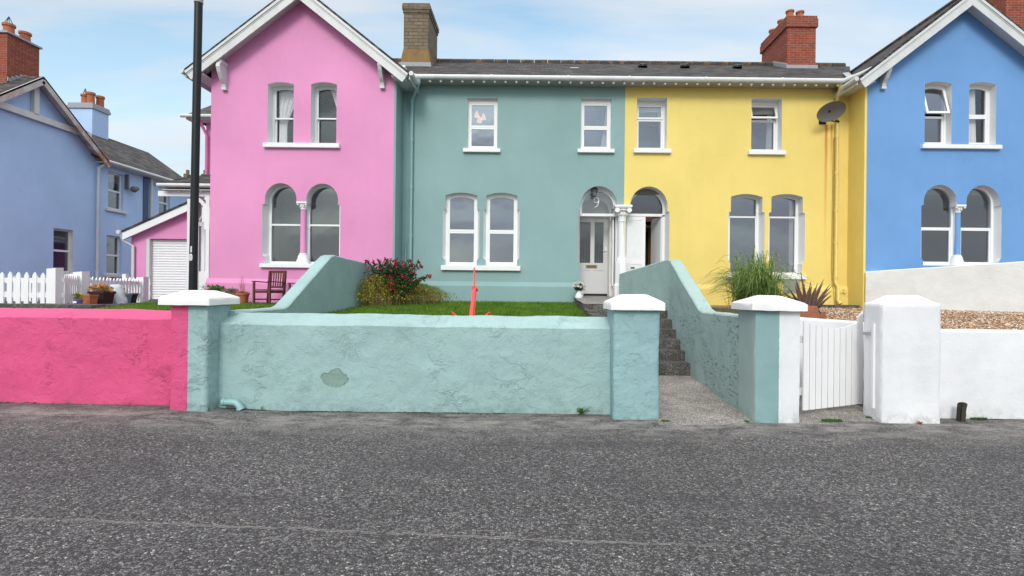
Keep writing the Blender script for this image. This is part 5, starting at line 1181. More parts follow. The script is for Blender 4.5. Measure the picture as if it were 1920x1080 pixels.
yy = side(281, 400)[0]; MB().tube([(XB + .06, yy, ez - .1), (XB + .06, yy, 1.1)], .05, 10).build('downpipe', M['gutter'], hL, smooth=40); MB().box(XB, XB + .03, yy - .42, yy - .12, 1, ez - .15).build('wall_strip', flat('dark_blue_strip', (.09, .12, .19), .8, .2), hL)  # downpipe, and a flat dark blue strip on the wall beside it
st = stack(hL, XB - 1.2, XB - .35, 17.0, 18.1, 7.6, 9.62, M['redbrick'], M['redbrick'], False)
MB().box(XB - 1.26, XB - .29, 16.94, 18.16, 9.62, 9.68).build('chimney_cap', M['lead'], st)
def birdguard(c, r, h, parent):
    b = MB()
    for k in range(6): a = k * pi / 3; b.tube([(c[0] + r * cos(a), c[1] + r * sin(a), c[2]), (c[0], c[1], c[2] + h)], .008, 5)
    b.build('bird_guard', M['iron'], parent)
def chpot(c, r, h, parent):
    return MB().lathe(c, [(r, 0), (r * .92, h * .75), (r * 1.15, h * .8), (r * 1.15, h), (r * .85, h), (r * .8, h * .3)], 18).build('chimney_pot', M['pot'], parent, smooth=35)
chpot((XB - .6, 17.3, 9.68), .15, .36, st); chpot((XB - .6, 17.85, 9.68), .15, .36, st); birdguard((XB - .6, 17.3, 10.0), .14, .3, st)
b = MB()
for i in range(6): y = 17.0 + i * .14; b.box(XB - .37, XB - .32, y, y + .15, 8.1, 8.42 - abs(y - yap) * .6 + .12)
b.build('lead_flashing', M['lead'], st)
x0, x1 = at(129, 230, 23.6)[0], at(173, 230, 23.6)[0]; ztp = at(173, 203, 23.6)[1]
st = MB().box(x0, x1, 23.6, 24.5, 7, ztp).build('chimney', M['peri'], hL)
MB().box(x0 - .06, x1 + .06, 23.54, 24.56, ztp, ztp + .13).box(x0 - .03, x1 + .03, 23.57, 24.53, ztp + .13, ztp + .24).build('chimney_cap', M['lead'], st)
for i, q in enumerate(((x1 - .2, 23.75), (x1 - .15, 24.2), (x0 + .55, 23.8))): chpot((q[0], q[1], ztp + .24), .15, .5 if i != 2 else .42, st)
birdguard((x0 + .55, 23.8, ztp + .6), .12, .35, st)
x_, y_ = XB + .16, (wins[2][1] + .12)
MB().box(XB, XB + .14, wins[2][1] + .05, wins[2][1] + .12, 5.5, 6.1).ball((XB + .2, wins[2][1] + .3, 5.55), .13, 10, 6).ball((XB + .2, wins[2][1] + .45, 5.6), .09, 10, 6).build('security_light', flat('weathered_grey_lamp', (.15, .14, .13), .6, .4, var=.4), hL, smooth=40)

dh = thing('distant_house', (-27, 40, 1), 'tiny distant dark roof with two stub chimneys beyond the periwinkle house', 'house')
MB().slab([(-31, 40, 9.4), (-22, 40, 9.4), (-22, 43, 10.5), (-31, 43, 10.5)], .1).box(-30, -23, 40.3, 44, 1, 9.4).build('roof', M['slate'], dh)
for x_ in (-27.9, -26.5): MB().box(x_ - .15, x_ + .15, 42.6, 43.2, 10, 10.7).lathe((x_, 42.9, 10.7), [(.13, 0), (.12, .35)], 10).build('chimney', M['stonebrick'], dh)

# garage
YGa = 18.7
ga = thing('garage', (-12.6, YGa, 1.17), 'small pink garage with a white roller shutter and mono pitch roof', 'garage')
xg0 = at(246, 500, YGa)[0]; gx0, gx1, gz0, gz1 = rect(280, 448, 366, 560, YGa); gx1 = gx0 + 2.3; xg1 = gx1 + .6
zr0 = at(243, 436, YGa)[1]; sl2 = .455; zr = lambda x: zr0 + sl2 * (x - xg0)
def wall_poly(b, pts, y): tr = tessellate_polygon([[Vector((x, z, 0)) for x, z in pts]]); b.add([(x, y, z) for x, z in pts], [tuple(q) for q in tr])
lo = [[Vector((x, z, 0)) for x, z in [(xg0, .9), (xg1, .9), (xg1, zr(xg1) - .05), (xg0, zr(xg0) - .05)]], [Vector((x, z, 0)) for x, z in [(gx0 - .12, .95), (gx0 - .12, gz1), (gx1, gz1), (gx1, .95)]]]
tr = tessellate_polygon(lo); b = MB().add([(v.x, YGa, v.y) for l in lo for v in l], [tuple(q) for q in tr]); b.box(xg0, xg0 + .15, YGa + .01, YGa + 5, .9, zr(xg0) - .1).box(xg1 - .15, xg1, YGa + .01, YGa + 5, .9, zr(xg1) - .1)
b.build('wall', M['pink'], ga)
MB().slab([(xg0 - .15, YGa - .3, zr(xg0 - .15) + .1), (xg1 + .1, YGa - .3, zr(xg1 + .1) + .1), (xg1 + .1, YGa + 5, zr(xg1 + .1) + .1), (xg0 - .15, YGa + 5, zr(xg0 - .15) + .1)], .07).build('roof', M['slate'], ga)
MB().beam((xg0 - .15, YGa - .26, zr(xg0 - .15) - .09), (xg1 + .1, YGa - .26, zr(xg1 + .1) - .09), .03, .25).beam((xg0 - .15, YGa - .13, zr(xg0 - .15) - .14), (xg1 + .1, YGa - .13, zr(xg1 + .1) - .14), .26, .02).build('barge_board', M['white'], ga)
b = MB(); nsl = 24
for i in range(nsl):
    za, zb = gz0 - .05 + (gz1 - gz0 + .05) * i / nsl, gz0 - .05 + (gz1 - gz0 + .05) * (i + 1) / nsl; y = YGa + .16; zmn = (za + zb) / 2
    b.add([(gx0, y + .012, za), (gx1, y + .012, za), (gx1, y - .012, za + .02), (gx0, y - .012, za + .02), (gx1, y - .018, zmn), (gx0, y - .018, zmn), (gx1, y - .008, zb - .008), (gx0, y - .008, zb - .008), (gx1, y + .012, zb), (gx0, y + .012, zb)], [(0, 1, 2, 3), (3, 2, 4, 5), (5, 4, 6, 7), (7, 6, 8, 9)])
b.build('roller_shutter', M['upvc'], ga)
MB().box(gx0 - .12, gx0, YGa + .002, YGa + .2, .95, gz1).box(gx0 - .12, gx1, YGa + .18, YGa + .25, gz1, gz1 + .05).build('door_jamb', M['gutter'], ga)
MB().tube([(xg0 - .16, YGa - .3, zr0 - .1), (xg0 - .16, YGa - .2, zr0 - .28), (xg0 + .12, YGa - .08, zr0 - .48), (xg0 + .12, YGa - .07, 1.1)], .05, 10).tube([(xg0 - .2, YGa - .36, zr0 - .02), (xg0 - .2, YGa + 5, zr0 - .02)], .07, 10).build('downpipe', M['gutter'], ga, smooth=40)

# picket fences
def fence_run(parent, a, b_, n, h, wd=.085, zf=None):
    a = Vector(a); b_ = Vector(b_); d = (b_ - a).normalized(); nn = Vector((d.y, -d.x)); L_ = (b_ - a).length; q = MB()
    for i in range(n):
        c = a + d * L_ * (i + .5) / n; z0 = 1.18; z1 = z0 + h + RND.uniform(-.01, .01); p0 = c - d * wd / 2; p1 = c + d * wd / 2; vs = []
        for o in (.012, .034):
            for (p, z) in ((p0, z0), (p1, z0), (p1, z1 - .08), (p1 - d * .012, z1 - .045), (c, z1), (p0 + d * .012, z1 - .045), (p0, z1 - .08)): vs.append((p.x + nn.x * o, p.y + nn.y * o, z))
        q.add(vs, [(6, 5, 4, 3, 2, 1, 0), (7, 8, 9, 10, 11, 12, 13)] + [(k, (k + 1) % 7, (k + 1) % 7 + 7, k + 7) for k in range(7)])
    q.build('picket_panel', M['white'], parent)
    for z in (.19, .50):
        MB().beam((a.x, a.y, 1.18 + z), (b_.x, b_.y, 1.18 + z), .04, .085).build('rail', M['white'], parent)
def fpost(parent, x, y, h, s=.2):
    b = MB(); c = s / 2; z0 = 1.1; z1 = 1.18 + h
    b.add([(x - c, y - c, z0), (x + c, y - c, z0), (x + c, y + c, z0), (x - c, y + c, z0), (x - c, y - c, z1 - .02), (x + c, y - c, z1), (x + c, y + c, z1 + .01), (x - c, y + c, z1 - .01)], [(4, 5, 6, 7), (0, 1, 5, 4), (1, 2, 6, 5), (2, 3, 7, 6), (3, 0, 4, 7)]); b.build('post', M['white'], parent)
def fu(px, Y): return at(px, 540, Y)[0]
f1 = thing('picket_fence', (-10.5, 11, 1.18), 'white picket fence along the drive with a row of pots at its foot', 'fence')
pA = (fu(103, 10.8), 10.8); pC = (fu(267, 14.6), 14.6)
pBx = fu(152, 11.75), 11.75
fence_run(f1, (pA[0] - 2.6, pA[1] - .02), (pA[0] - .12, pA[1] - .02), 15, .66)
fence_run(f1, (pA[0] + .1, pA[1] + .06), (pBx[0] - .02, pBx[1] - .1), 7, .64); fence_run(f1, (pBx[0] + .0, pBx[1] + .12), (pC[0] - .02, pC[1] - .12), 16, .60)
fpost(f1, *pA, .75, .185); fpost(f1, *pBx, .71, .2); fpost(f1, *pC, .66, .2); fpost(f1, pA[0] - 2.7, pA[1], .73, .2)
f2 = thing('picket_fence', (-13, 15, 1.18), 'second white picket fence seen through the gaps of the first', 'fence')
fence_run(f2, (-14.6, 13.2), (-11.0, 13.4), 22, .55); fence_run(f2, (-12.6, 16.6), (-11.9, 16.6), 6, .7); fpost(f2, -14.6, 13.2, .68); fpost(f2, -12.7, 16.6, .8, .12)
fence_run(f2, (-14.6, 13.2), (-12.7, 16.5), 16, .66)
rough_box('kerb', -13, fu(175, 10.2), 10.15, 10.5, 1.0, 1.215, M['step'], None, amp=.02, step=.06)['kind'] = 'structure'

# lamp post
lx0, lz0 = at(361.5, 540, 8.0); lx1, lz1 = at(372.5, 2, 8.0)
lp = thing('lamp_post', (lx0, 8.0, 1.15), 'black lamp post marked with a white 1 above a 0', 'lamp post')
dxz = (lx1 - lx0) / (lz1 - lz0); lpx = lambda z: lx0 + dxz * (z - lz0)
MB().tube([(lpx(z), 8.0, z) for z in (1.05, 2, 3, 4, 5, lz1 - .02)], .056, 18).build('post_shaft', M['iron'], lp, smooth=40)
MB().tube([(lpx(lz1 - .03), 8, lz1 - .03), (lpx(lz1 + .06), 8, lz1 + .06)], .062, 18).build('collar', M['lead'], lp, smooth=40)
MB().tube([(lpx(z), 8.0, z) for z in (lz1, 6.6, 7.4)] + [(lpx(7.4) + .25, 7.8, 7.75), (lpx(7.4) + .5, 7.3, 7.9)], .038, 14).build('bracket_arm', M['iron'], lp, smooth=40)
MB().lathe((lpx(7.4) + .55, 7.15, 7.82), [(.05, .12), (.12, .08), (.16, 0), (.12, -.05), (.03, -.07)], 16, sy=1.8).build('lamp_head', M['lead'], lp, smooth=40)
def onpost(a, z):     # a point on the shaft's skin, a = angle from the front
    return (lpx(z) + .0575 * sin(a), 8.0 - .0575 * cos(a), z)
z1_ = at(358, 468, 8)[1]; b = MB(); b.tube([onpost(.04, z1_ + .045), onpost(.04, z1_ - .045)], .010, 6); b.build('number', M['white'], lp)
z0_ = at(358, 483, 8)[1]; pts = [(-.22, .045), (.06, .045), (.22, .025), (.22, -.025), (.06, -.045), (-.22, -.045), (-.22, .045)]
MB().tube([onpost(a, z0_ + .0 + dz) for a, dz in pts], .009, 6).build('number', M['white'], lp)

# ---------------------------------------------------------------- things in the gardens
# armchair
def armchair(x, y, z, rz, k=.84):
    r = thing('garden_armchair', (x, y, z), 'dark stained slatted wooden armchair on the grass by the pink house', 'chair'); ca, sa = cos(rz), sin(rz)
    def T(p): p = [q * k for q in p]; return (x + p[0] * ca - p[1] * sa, y + p[0] * sa + p[1] * ca, z + p[2])
    def bm_(name, lst):
        b = MB()
        for (a, c, w2, d2) in lst: b.beam(T(a), T(c), w2 * k, d2 * k)
        return b.build(name, M['wood'], r)
    W = .27
    for sx in (-W, W): bm_('leg', [((sx, -.26, 0), (sx, -.26, .60), .045, .06)]); bm_('leg', [((sx, .22, 0), (sx, .30, .93), .045, .06)])
    for sx in (-W, W): bm_('armrest', [((sx, -.31, .62), (sx, .27, .60), .065, .028)])
    bm_('seat', [((-W, y_, .40), (W, y_, .39), .06, .02) for y_ in [-.25 + k * .075 for k in range(7)]])
    bm_('seat_frame', [((-W, -.26, .34), (W, -.26, .34), .02, .07), ((-W, .23, .34), (W, .23, .34), .02, .07), ((-W, -.26, .34), (-W, .23, .34), .02, .07), ((W, -.26, .34), (W, .23, .34), .02, .07)])
    bm_('backrest', [((-W, .30, .90), (W, .30, .90), .025, .07), ((-W, .25, .47), (W, .25, .47), .025, .05)] + [((sx, .255, .47), (sx, .298, .90), .035, .015) for sx in [-.2 + .08 * k for k in range(6)]])
    bm_('stretcher', [((-W, -.24, .13), (-W, .24, .13), .025, .035), ((W, -.24, .13), (W, .24, .13), .025, .035), ((-W, .0, .13), (W, .0, .13), .025, .035)])
    return r
cx_ = at(507, 540, 12.4)[0]; armchair(cx_, 12.35, 1.2, radians(-18))
tbx = at(566, 540, 12.6)[0]
tb = thing('garden_table', (tbx, 12.55, 1.2), 'small dark wooden table behind the ramped teal wall', 'table')
b = MB()
for k in range(6): b.box(tbx - .2, tbx + .35, 12.3 + k * .085, 12.37 + k * .085, 1.68, 1.70)
b.build('tabletop', M['wood'], tb)
for sx, sy_ in ((-.17, 12.34), (.3, 12.34), (-.17, 12.76), (.3, 12.76)): MB().box(tbx + sx - .02, tbx + sx + .02, sy_ - .02, sy_ + .02, 1.18, 1.68).build('leg', M['wood'], tb)

def flowerpot(name, x, y, z, r, h, m, label, cat='flower pot', sq=False, group=None, taper=.72, rimh=.18):
    t = thing(name, (x, y, z), label, cat, group); n = 4 if sq else 24; a0 = pi / 4 if sq else 0; k = 1.35 if sq else 1
    MB().lathe((x, y, z), [(r * taper * k, 0), (r * .95 * k, h * (1 - rimh)), (r * 1.06 * k, h * (1 - rimh)), (r * 1.06 * k, h), (r * .92 * k, h), (r * .9 * k, h * .9)], n, a0=a0).build('pot', m, t, smooth=None if sq else 40)
    MB().lathe((x, y, z + h * .9), [(r * .9 * k, -.01), (r * .9 * k, 0)], n, a0=a0).build('soil', M['earth'], t); return t

def leaves(n, sample, size, asp=.45, jit=1.0, up=.3):
    """n leaf faces: each a bent pair of triangles-quads, placed by sample() -> (pos, outward)"""
    vs = []; fs = []
    for i in range(n):
        p, o = sample(); d = Vector((RND.gauss(0, 1), RND.gauss(0, 1), RND.gauss(0, 1))).normalized() * jit + Vector(o) + Vector((0, 0, up)); d.normalize()
        s_ = d.cross(Vector((RND.gauss(0, 1), RND.gauss(0, 1), RND.gauss(0, 1)))).normalized(); l_ = size * RND.uniform(.6, 1.35); w2 = l_ * asp / 2; u = d.cross(s_); p = Vector(p); k = len(vs)
        vs += [p, p + d * l_ * .45 + s_ * w2 + u * l_ * .08, p + d * l_ - u * l_ * .06, p + d * l_ * .45 - s_ * w2 + u * l_ * .08]; fs.append((k, k + 1, k + 2, k + 3))
    return vs, fs
def blob(cx, cy, cz, rx, ry, rz, lump=.35, f=2.2, shell=.5):
    def s():
        while True:
            d = Vector((RND.gauss(0, 1), RND.gauss(0, 1), RND.gauss(0, 1))).normalized(); q = 1 + lump * noise.noise(d * f + Vector((cx, cy, cz)))
            r = q * (shell + (1 - shell) * RND.random()) ; p = (cx + d.x * rx * r, cy + d.y * ry * r, cz + d.z * rz * r)
            if p[2] > 1.0: return p, d * .8
    return s
def blossom(b, p, r, k=5, m=None):
    for i in range(k):
        q = Vector(p) + Vector((RND.gauss(0, r * .5), RND.gauss(0, r * .5), RND.gauss(0, r * .5))); d = Vector((RND.gauss(0, 1), RND.gauss(0, 1), RND.gauss(0, 1))).normalized(); s_ = d.orthogonal().normalized(); u = d.cross(s_)
        b.add([q + s_ * r * .7, q + u * r * .7, q - s_ * r * .7, q - u * r * .7], [(0, 1, 2, 3)])

# red flowering bush
M['bushleaf'] = leafmat('dark_green_leaf', (.018, .05, .022), (.045, .10, .03), .15, 8); M['redfl'] = leafmat('crimson_petals', (.27, .006, .02), (.42, .05, .07), .2, 30); M['twig'] = flat('woody_twig', (.07, .045, .03), .9, .1)
bx, by = at(738, 515, 12.2)[0], 12.3
rbush = thing('red_flowering_bush', (bx, by, 1.2), 'sprawling dark leaved bush covered in crimson flowers by the teal corner', 'bush')
vs = []; fs = []; arms = []
tips = [(770, 497), (790, 500), (804, 518), (795, 521), (785, 492), (768, 489), (757, 501), (700, 491), (688, 490), (725, 492), (712, 492), (742, 491), (775, 515), (745, 505), (760, 520), (700, 508), (783, 528)]
twg = MB(); fl = MB(); lv = MB()
for i, (px, py) in enumerate(tips):
    yy = by + RND.uniform(-.35, .45); tx, tz = at(px, py, yy); p0 = Vector((bx + RND.uniform(-.25, .25), by, 1.3)); p1 = Vector((tx, yy, tz)); mid = p0.lerp(p1, .5) + Vector((0, 0, .14)); pts = [p0.lerp(mid, k / 4) * (1 - k / 4) + mid.lerp(p1, k / 4) * (k / 4) if 0 else (p0 * (1 - k / 6) ** 2 + mid * 2 * (k / 6) * (1 - k / 6) + p1 * (k / 6) ** 2) for k in range(7)]
    twg.tube(pts, [.012 - .0013 * k for k in range(7)], 5); arms.append(pts)
    def smpl(pts=pts):
        t_ = RND.random() ** .7 * 6; k = min(5, int(t_)); p = pts[k].lerp(pts[k + 1], t_ - k); return p + Vector((RND.gauss(0, .02), RND.gauss(0, .02), RND.gauss(0, .02))), (0, 0, .2)
    v_, f_ = leaves(95, smpl, .055, .5); lv.add(v_, f_)
    blossom(fl, p1, .045, 12)
v_, f_ = leaves(4200, blob(at(737, 517, by)[0], by, 1.82, .52, .42, .40, .55, 2.6, .35), .06, .5); lv.add(v_, f_)
for i in range(105):
    s = blob(at(735, 513, by - .2)[0], by - .12, 1.84, .56, .42, .40, .5, 2.6, .8)(); p = s[0]
    blossom(fl, p, .027, RND.randint(3, 12))
lv.build('leaves', M['bushleaf'], rbush); fl.build('flowers', M['redfl'], rbush); twg.build('branches', M['twig'], rbush)

# low yellow flowering shrub
M['yleaf'] = leafmat('olive_leaf', (.10, .17, .018), (.30, .33, .06), .25, 7); M['yfl'] = leafmat('yellow_petals', (.80, .50, .03), (.85, .62, .06), .3, 30); M['ofl'] = leafmat('orange_petals', (.80, .25, .02), (.85, .4, .04), .3, 30); M['straw'] = leafmat('dry_stems', (.20, .15, .06), (.30, .24, .09), .2, 7)
yb = thing('yellow_flower_patch', (at(745, 560, 11.9)[0], 11.9, 1.18), 'bushy olive green patch of small yellow and orange flowers below the red bush', 'flowering plant')
lv = MB(); fl = MB(); of = MB(); stw = MB()
for (px, hgt, n) in [(678, .30, 260), (692, .50, 900), (706, .60, 1300), (722, .62, 1500), (740, .56, 1500), (758, .50, 1500), (775, .46, 1300), (792, .42, 1100), (808, .36, 800), (824, .26, 350), (833, .22, 180)]:
    yy = 11.9 + (px - 680) * .008; x = at(px, 560, yy)[0]; zb_ = lawnz(x, yy)
    def st(x=x, yy=yy, hgt=hgt, zb_=zb_):
        a = RND.gauss(0, .13); c = RND.gauss(0, .2); h = hgt * sqrt(RND.random()) * (1 - .25 * min(1, abs(a) * 2)); return (x + a, yy + c, zb_ + h * 1.12), (a, c * .3, .9)
    v_, f_ = leaves(n, st, .05, .22, .7, .6); lv.add(v_, f_)
    for k in range(int(n / 22)):
        p, _ = st(); q = Vector((p[0], p[1], zb_ - .02)); p = Vector(p); wv = Vector((.004, 0, 0)); stw.add([q - wv + (p - q) * .2, q + wv, p], [(0, 1, 2)])
    for k in range(int(n / 19)):
        a = RND.gauss(0, .12); p = (x + a, yy - .05 - RND.random() * .3, zb_ + hgt * RND.uniform(.25, 1.08)); d = of if (RND.random() < .25 or 790 < px < 815 and RND.random() < .7) else fl; blossom(d, p, .017, 3)
lv.build('leaves', M['yleaf'], yb); fl.build('yellow_flowers', M['yfl'], yb); of.build('orange_flowers', M['ofl'], yb); stw.build('stems', M['straw'], yb)

# red anchor standing in the lawn
an = thing('anchor', (at(884, 600, 9.6)[0], 9.6, .98), 'upright red painted anchor with a long pierced shank standing in the teal lawn', 'anchor')
Q = lambda px, py, y=9.6: Vector((at(px, py, y)[0], y, at(px, py, y)[1]))
t0, t1, t2 = Q(889.2, 502, 10.15), Q(889.6, 540, 10.0), Q(883.5, 590, 9.45); t3 = t2 + (t2 - t1) * .28
MB().beam(t0, t1 + (t1 - t0) * .05, .028, .05, up=(0, 1, 0)).beam(t1, t3, .062, .045, up=(0, 1, 0)).beam(t1 + Vector((.035, .05, 0)), t3 + Vector((.05, .05, 0)), .012, .05, up=(0, 1, 0)).build('shank', M['red'], an, bev=.006)
b = MB()
for k in range(8): p = t0.lerp(t1, .1 + k * .11); b.lathe((p.x, p.y - .029, p.z - .006), [(.007, 0), (.007, .014)], 8)
b.build('shank_holes', flat('dark_red_hole', (.12, .01, .01), .6, .3), an)
MB().tube([t1 + Vector((.0 + .032 * cos(a), -.01, -.005 + .036 * sin(a))) for a in [k * pi / 8 for k in range(17)]], .016, 8).ball(t1 + Vector((.032, -.01, -.012)), .03, 10, 6).build('shackle', M['red'], an, smooth=40)
MB().ball(t1 + Vector((.055, -.01, -.045)), .014, 8, 5).build('bolt', M['iron'], an)
cz = t3.z; c0 = Vector((t3.x, t3.y, cz)); tipL = Q(845.5, 583.5, 9.45); tipR = Q(921.5, 584.5, 9.45)
b = MB(); ptsL = [tipL, Q(851, 589, 9.45), Q(862, 601, 9.45), c0]; ptsR = [tipR, Q(914, 589, 9.45), Q(903, 601, 9.45), c0]
b.tube(ptsL, [.004, .022, .028, .035], 8).tube(ptsR, [.004, .022, .028, .035], 8); b.build('arms', M['red'], an, smooth=40)
for tp, s_ in ((tipL, 1), (tipR, -1)):
    b = MB(); a0_ = tp + Vector((0, 0, .012)); b.add([a0_, a0_ + Vector((s_ * .075, -.05, -.085)), a0_ + Vector((s_ * .115, 0, -.12)), a0_ + Vector((s_ * .075, .05, -.085)), a0_ + Vector((s_ * .06, 0, -.10))], [(0, 1, 2, 3), (0, 4, 1), (1, 4, 2), (2, 4, 3), (3, 4, 0)]); b.build('fluke', M['red'], an)

# white jug and chrysanthemums
jx, jz = at(1085, 563, 13.35); jz = 1.335
jg = thing('jug', (jx, 13.35, jz), 'white china jug standing beside the doorstep of the teal house', 'jug')
MB().lathe((jx, 13.35, jz), [(.05, 0), (.055, .01), (.085, .06), (.095, .11), (.075, .165), (.048, .20), (.05, .235), (.065, .25), (.055, .25), (.04, .21)], 24).build('jug_body', M['china'], jg, smooth=60)
MB().tube([(jx + .05 + .055 * sin(a), 13.35, jz + .155 + .065 * cos(a)) for a in [k * pi / 8 for k in range(9)]], .010, 8).build('handle', M['china'], jg, smooth=60)
fb = thing('chrysanthemums', (jx, 13.35, jz + .24), 'bunch of white chrysanthemums in the white jug by the door', 'flowers')
lv = MB(); fl = MB(); v_, f_ = leaves(420, blob(jx, 13.35, jz + .33, .12, .10, .09, .2, 2, .2), .05, .5); lv.add(v_, f_)
for k in range(34):
    a = RND.uniform(0, 2 * pi); r = .20 * sqrt(RND.random()); c = Vector((jx + r * cos(a), 13.35 + r * sin(a) * .7, jz + .44 - r * r * 2.6 + RND.uniform(-.02, .03)))
    for j in range(16): d = Vector((RND.gauss(0, 1), RND.gauss(0, 1) - .4, RND.gauss(0, 1) + .6)).normalized(); s_ = d.orthogonal().normalized() * .006; fl.add([c, c + d * .022 + s_ * 1.8, c + d * .042, c + d * .022 - s_ * 1.8], [(0, 1, 2, 3)])
lv.build('leaves', M['bushleaf'], fb); fl.build('petals', leafmat('white_petals', (.85, .85, .82), (.8, .8, .76), .3), fb)

# big fountain grass and bronze phormium behind the right pillar
M['bamboo'] = leafmat('long_grass_blade', (.06, .15, .015), (.32, .42, .14), .3, 13); M['bronze'] = leafmat('bronze_sword_leaf', (.085, .045, .035), (.17, .10, .075), .15, 5)
gx_, gy_ = at(1418, 560, 11.2)[0], 11.2
fg = thing('fountain_grass', (gx_, gy_, 1.2), 'tall arching clump of green ornamental grass before the yellow house windows', 'ornamental grass')
def blade(b, base, az, h, reach, wd, n=9, droop=1.0):
    d = Vector((cos(az), sin(az), 0)); sd_ = Vector((-sin(az), cos(az), 0)); vs = []
    tw = RND.uniform(-.6, .6)
    for i in range(n + 1):
        t = i / n; p = Vector(base) + d * reach * (t ** 1.7) + Vector((0, 0, h * (1.55 * t - droop * .85 * t ** 2.6))); w2 = wd * (1 - t) ** .6 * (.5 + t) if t < 1 else .0005
        s_ = (sd_ * cos(tw) + Vector((0, 0, 1)) * sin(tw)); vs += [p - s_ * w2, p + s_ * w2]
    b.add(vs, [(2 * i, 2 * i + 1, 2 * i + 3, 2 * i + 2) for i in range(n)])
b = MB()
for i in range(1100):
    az = RND.uniform(0, 2 * pi); r = RND.random() ** .6; base = (gx_ + .22 * RND.gauss(0, 1) * .8, gy_ + .18 * RND.gauss(0, 1), 1.15); blade(b, base, az, RND.uniform(.6, 1.6) * (1.25 - .5 * r), RND.uniform(.15, 1.3) * (.3 + .7 * r), RND.uniform(.006, .015), 11, 1.0 + .32 * r)
for i in range(240): az = RND.uniform(pi * .7, pi * 1.3); blade(b, (gx_ - .1 + RND.gauss(0, .15), gy_ + RND.gauss(0, .15), 1.15), az, RND.uniform(.8, 1.5), RND.uniform(.5, 1.1), .005, 14, 1.35)
for i in range(40): az = RND.uniform(0, 2 * pi); blade(b, (gx_ + RND.gauss(0, .15), gy_ + RND.gauss(0, .15), 1.15), az, RND.uniform(1.3, 1.6), RND.uniform(.2, .7), .004, 12)
b.build('blades', M['bamboo'], fg)
b = MB()
for i in range(170): az = RND.uniform(0, 2 * pi); blade(b, (gx_ + .2 * RND.gauss(0, 1), gy_ + .2 * RND.gauss(0, 1), 1.12), az, RND.uniform(.15, .4), RND.uniform(.1, .5), .006, 6)
b.build('dry_blades', M['straw'], fg)
px_, py_ = at(1512, 560, 9.6)[0], 9.6
ph = thing('bronze_phormium', (px_, py_, 1.2), 'spiky bronze red sword leaved plant behind the two tone pillar', 'plant')
b = MB(); tips = [(1557, 532), (1560, 544), (1545, 523), (1533, 530), (1520, 528), (1501, 510), (1492, 530), (1478, 540), (1466, 545), (1541, 553), (1528, 540), (1508, 533), (1497, 545), (1486, 552), (1515, 542), (1550, 548), (1537, 545), (1470, 556), (1524, 550), (1540, 560)]
for i, (tx, ty) in enumerate(tips * 2):
    yy = py_ + RND.uniform(-.15, .25); e = Vector((at(tx, ty, yy)[0] + (RND.gauss(0, .05) if i >= len(tips) else 0), yy, at(tx, ty, yy)[1] - (RND.uniform(.03, .15) if i >= len(tips) else 0))); s0 = Vector((px_ + RND.uniform(-.05, .05), py_ + RND.uniform(-.05, .05), 1.12)); mid = s0.lerp(e, .5) + Vector((0, 0, .05)); dd = (e - s0).normalized(); sw_ = dd.cross(Vector((0, 1, 0))).normalized(); vs = []
    for k in range(8):
        t = k / 7; p = s0 * (1 - t) ** 2 + mid * 2 * t * (1 - t) + e * t * t; w2 = .030 * min(1, (1 - t) * 2.2 + .02); fold = Vector((0, -.012, 0)); vs += [p - sw_ * w2, p + fold, p + sw_ * w2]
    b.add(vs, [(3 * k, 3 * k + 1, 3 * k + 4, 3 * k + 3) for k in range(7)] + [(3 * k + 1, 3 * k + 2, 3 * k + 5, 3 * k + 4) for k in range(7)])
b.build('sword_leaves', M['bronze'], ph)
bed = rough_box('planting_bed', 3.0, 4.9, 9.6, 12.6, 1.0, 1.23, M['earth'], None, amp=.02, step=.12); bed['kind'] = 'structure'
wf = thing('edging_board', (3.9, 9.5, 1.15), 'low mossy wooden edging under the ornamental grass', 'edging'); rough_box('board', 2.98, 4.5, 9.42, 9.50, .95, 1.30, flat('mossy_board', (.10, .09, .05), .95, .1, var=.5, scale=12), wf, amp=.006, step=.05)

# pots by the fence
gz_ = 1.19; fx = lambda px, Y: at(px, 560, Y)[0]
G1 = 'pots along the picket fence'
def plantlet(name, parent_xyz, n, r, h, m, label, cat='plant', fl=None, nf=0, sz=.05, asp=.35, fr=.02):
    x, y, z = parent_xyz; t = thing(name, (x, y, z), label, cat); v_, f_ = leaves(n, blob(x, y, z + h * .5, r, r, h * .55, .4, 2.5, .15), sz, asp, .8, .5); MB().add(v_, f_).build('leaves', m, t)
    if fl:
        b = MB()
        for k in range(nf): p = blob(x, y, z + h * .65, r, r, h * .5, .3, 2, .7)()[0]; blossom(b, p, fr, 5)
        b.build('flowers', fl, t)
    return t
x = fx(147, 10.75); flowerpot('flower_pot', x, 10.75, gz_, .08, .105, flat('purple_glaze', (.15, .10, .35), .4, .5), 'small purple pot with pale badge, foremost by the picket fence', group=G1, taper=.8)
MB().box(x - .035, x + .035, 10.66, 10.668, gz_ + .035, gz_ + .075).build('badge', M['white'], bpy.data.objects[-1] if 0 else [o for o in bpy.data.objects if o.get('label', '').startswith('small purple')][0])
plantlet('pansy_plant', (x, 10.75, gz_ + .09), 140, .07, .14, M['yleaf'], 'yellow flowered seedlings growing in the small purple pot', fl=M['yfl'], nf=6)
x = fx(167, 11.1); flowerpot('flower_pot', x, 11.1, gz_, .115, .20, M['pot'], 'square terracotta pot between the purple pot and the brown tub', sq=True, group=G1, taper=.85)
x = fx(191, 11.5); flowerpot('flower_pot', x, 11.5, gz_, .17, .27, flat('dark_brown_tub', (.035, .015, .014), .5, .4), 'large dark brown square tub full of orange flowers', sq=True, group=G1, taper=.8)
plantlet('marigold_plant', (x, 11.5, gz_ + .22), 420, .22, .17, M['straw'], 'withered orange marigolds spilling over the dark brown tub', fl=M['ofl'], nf=22, fr=.035)
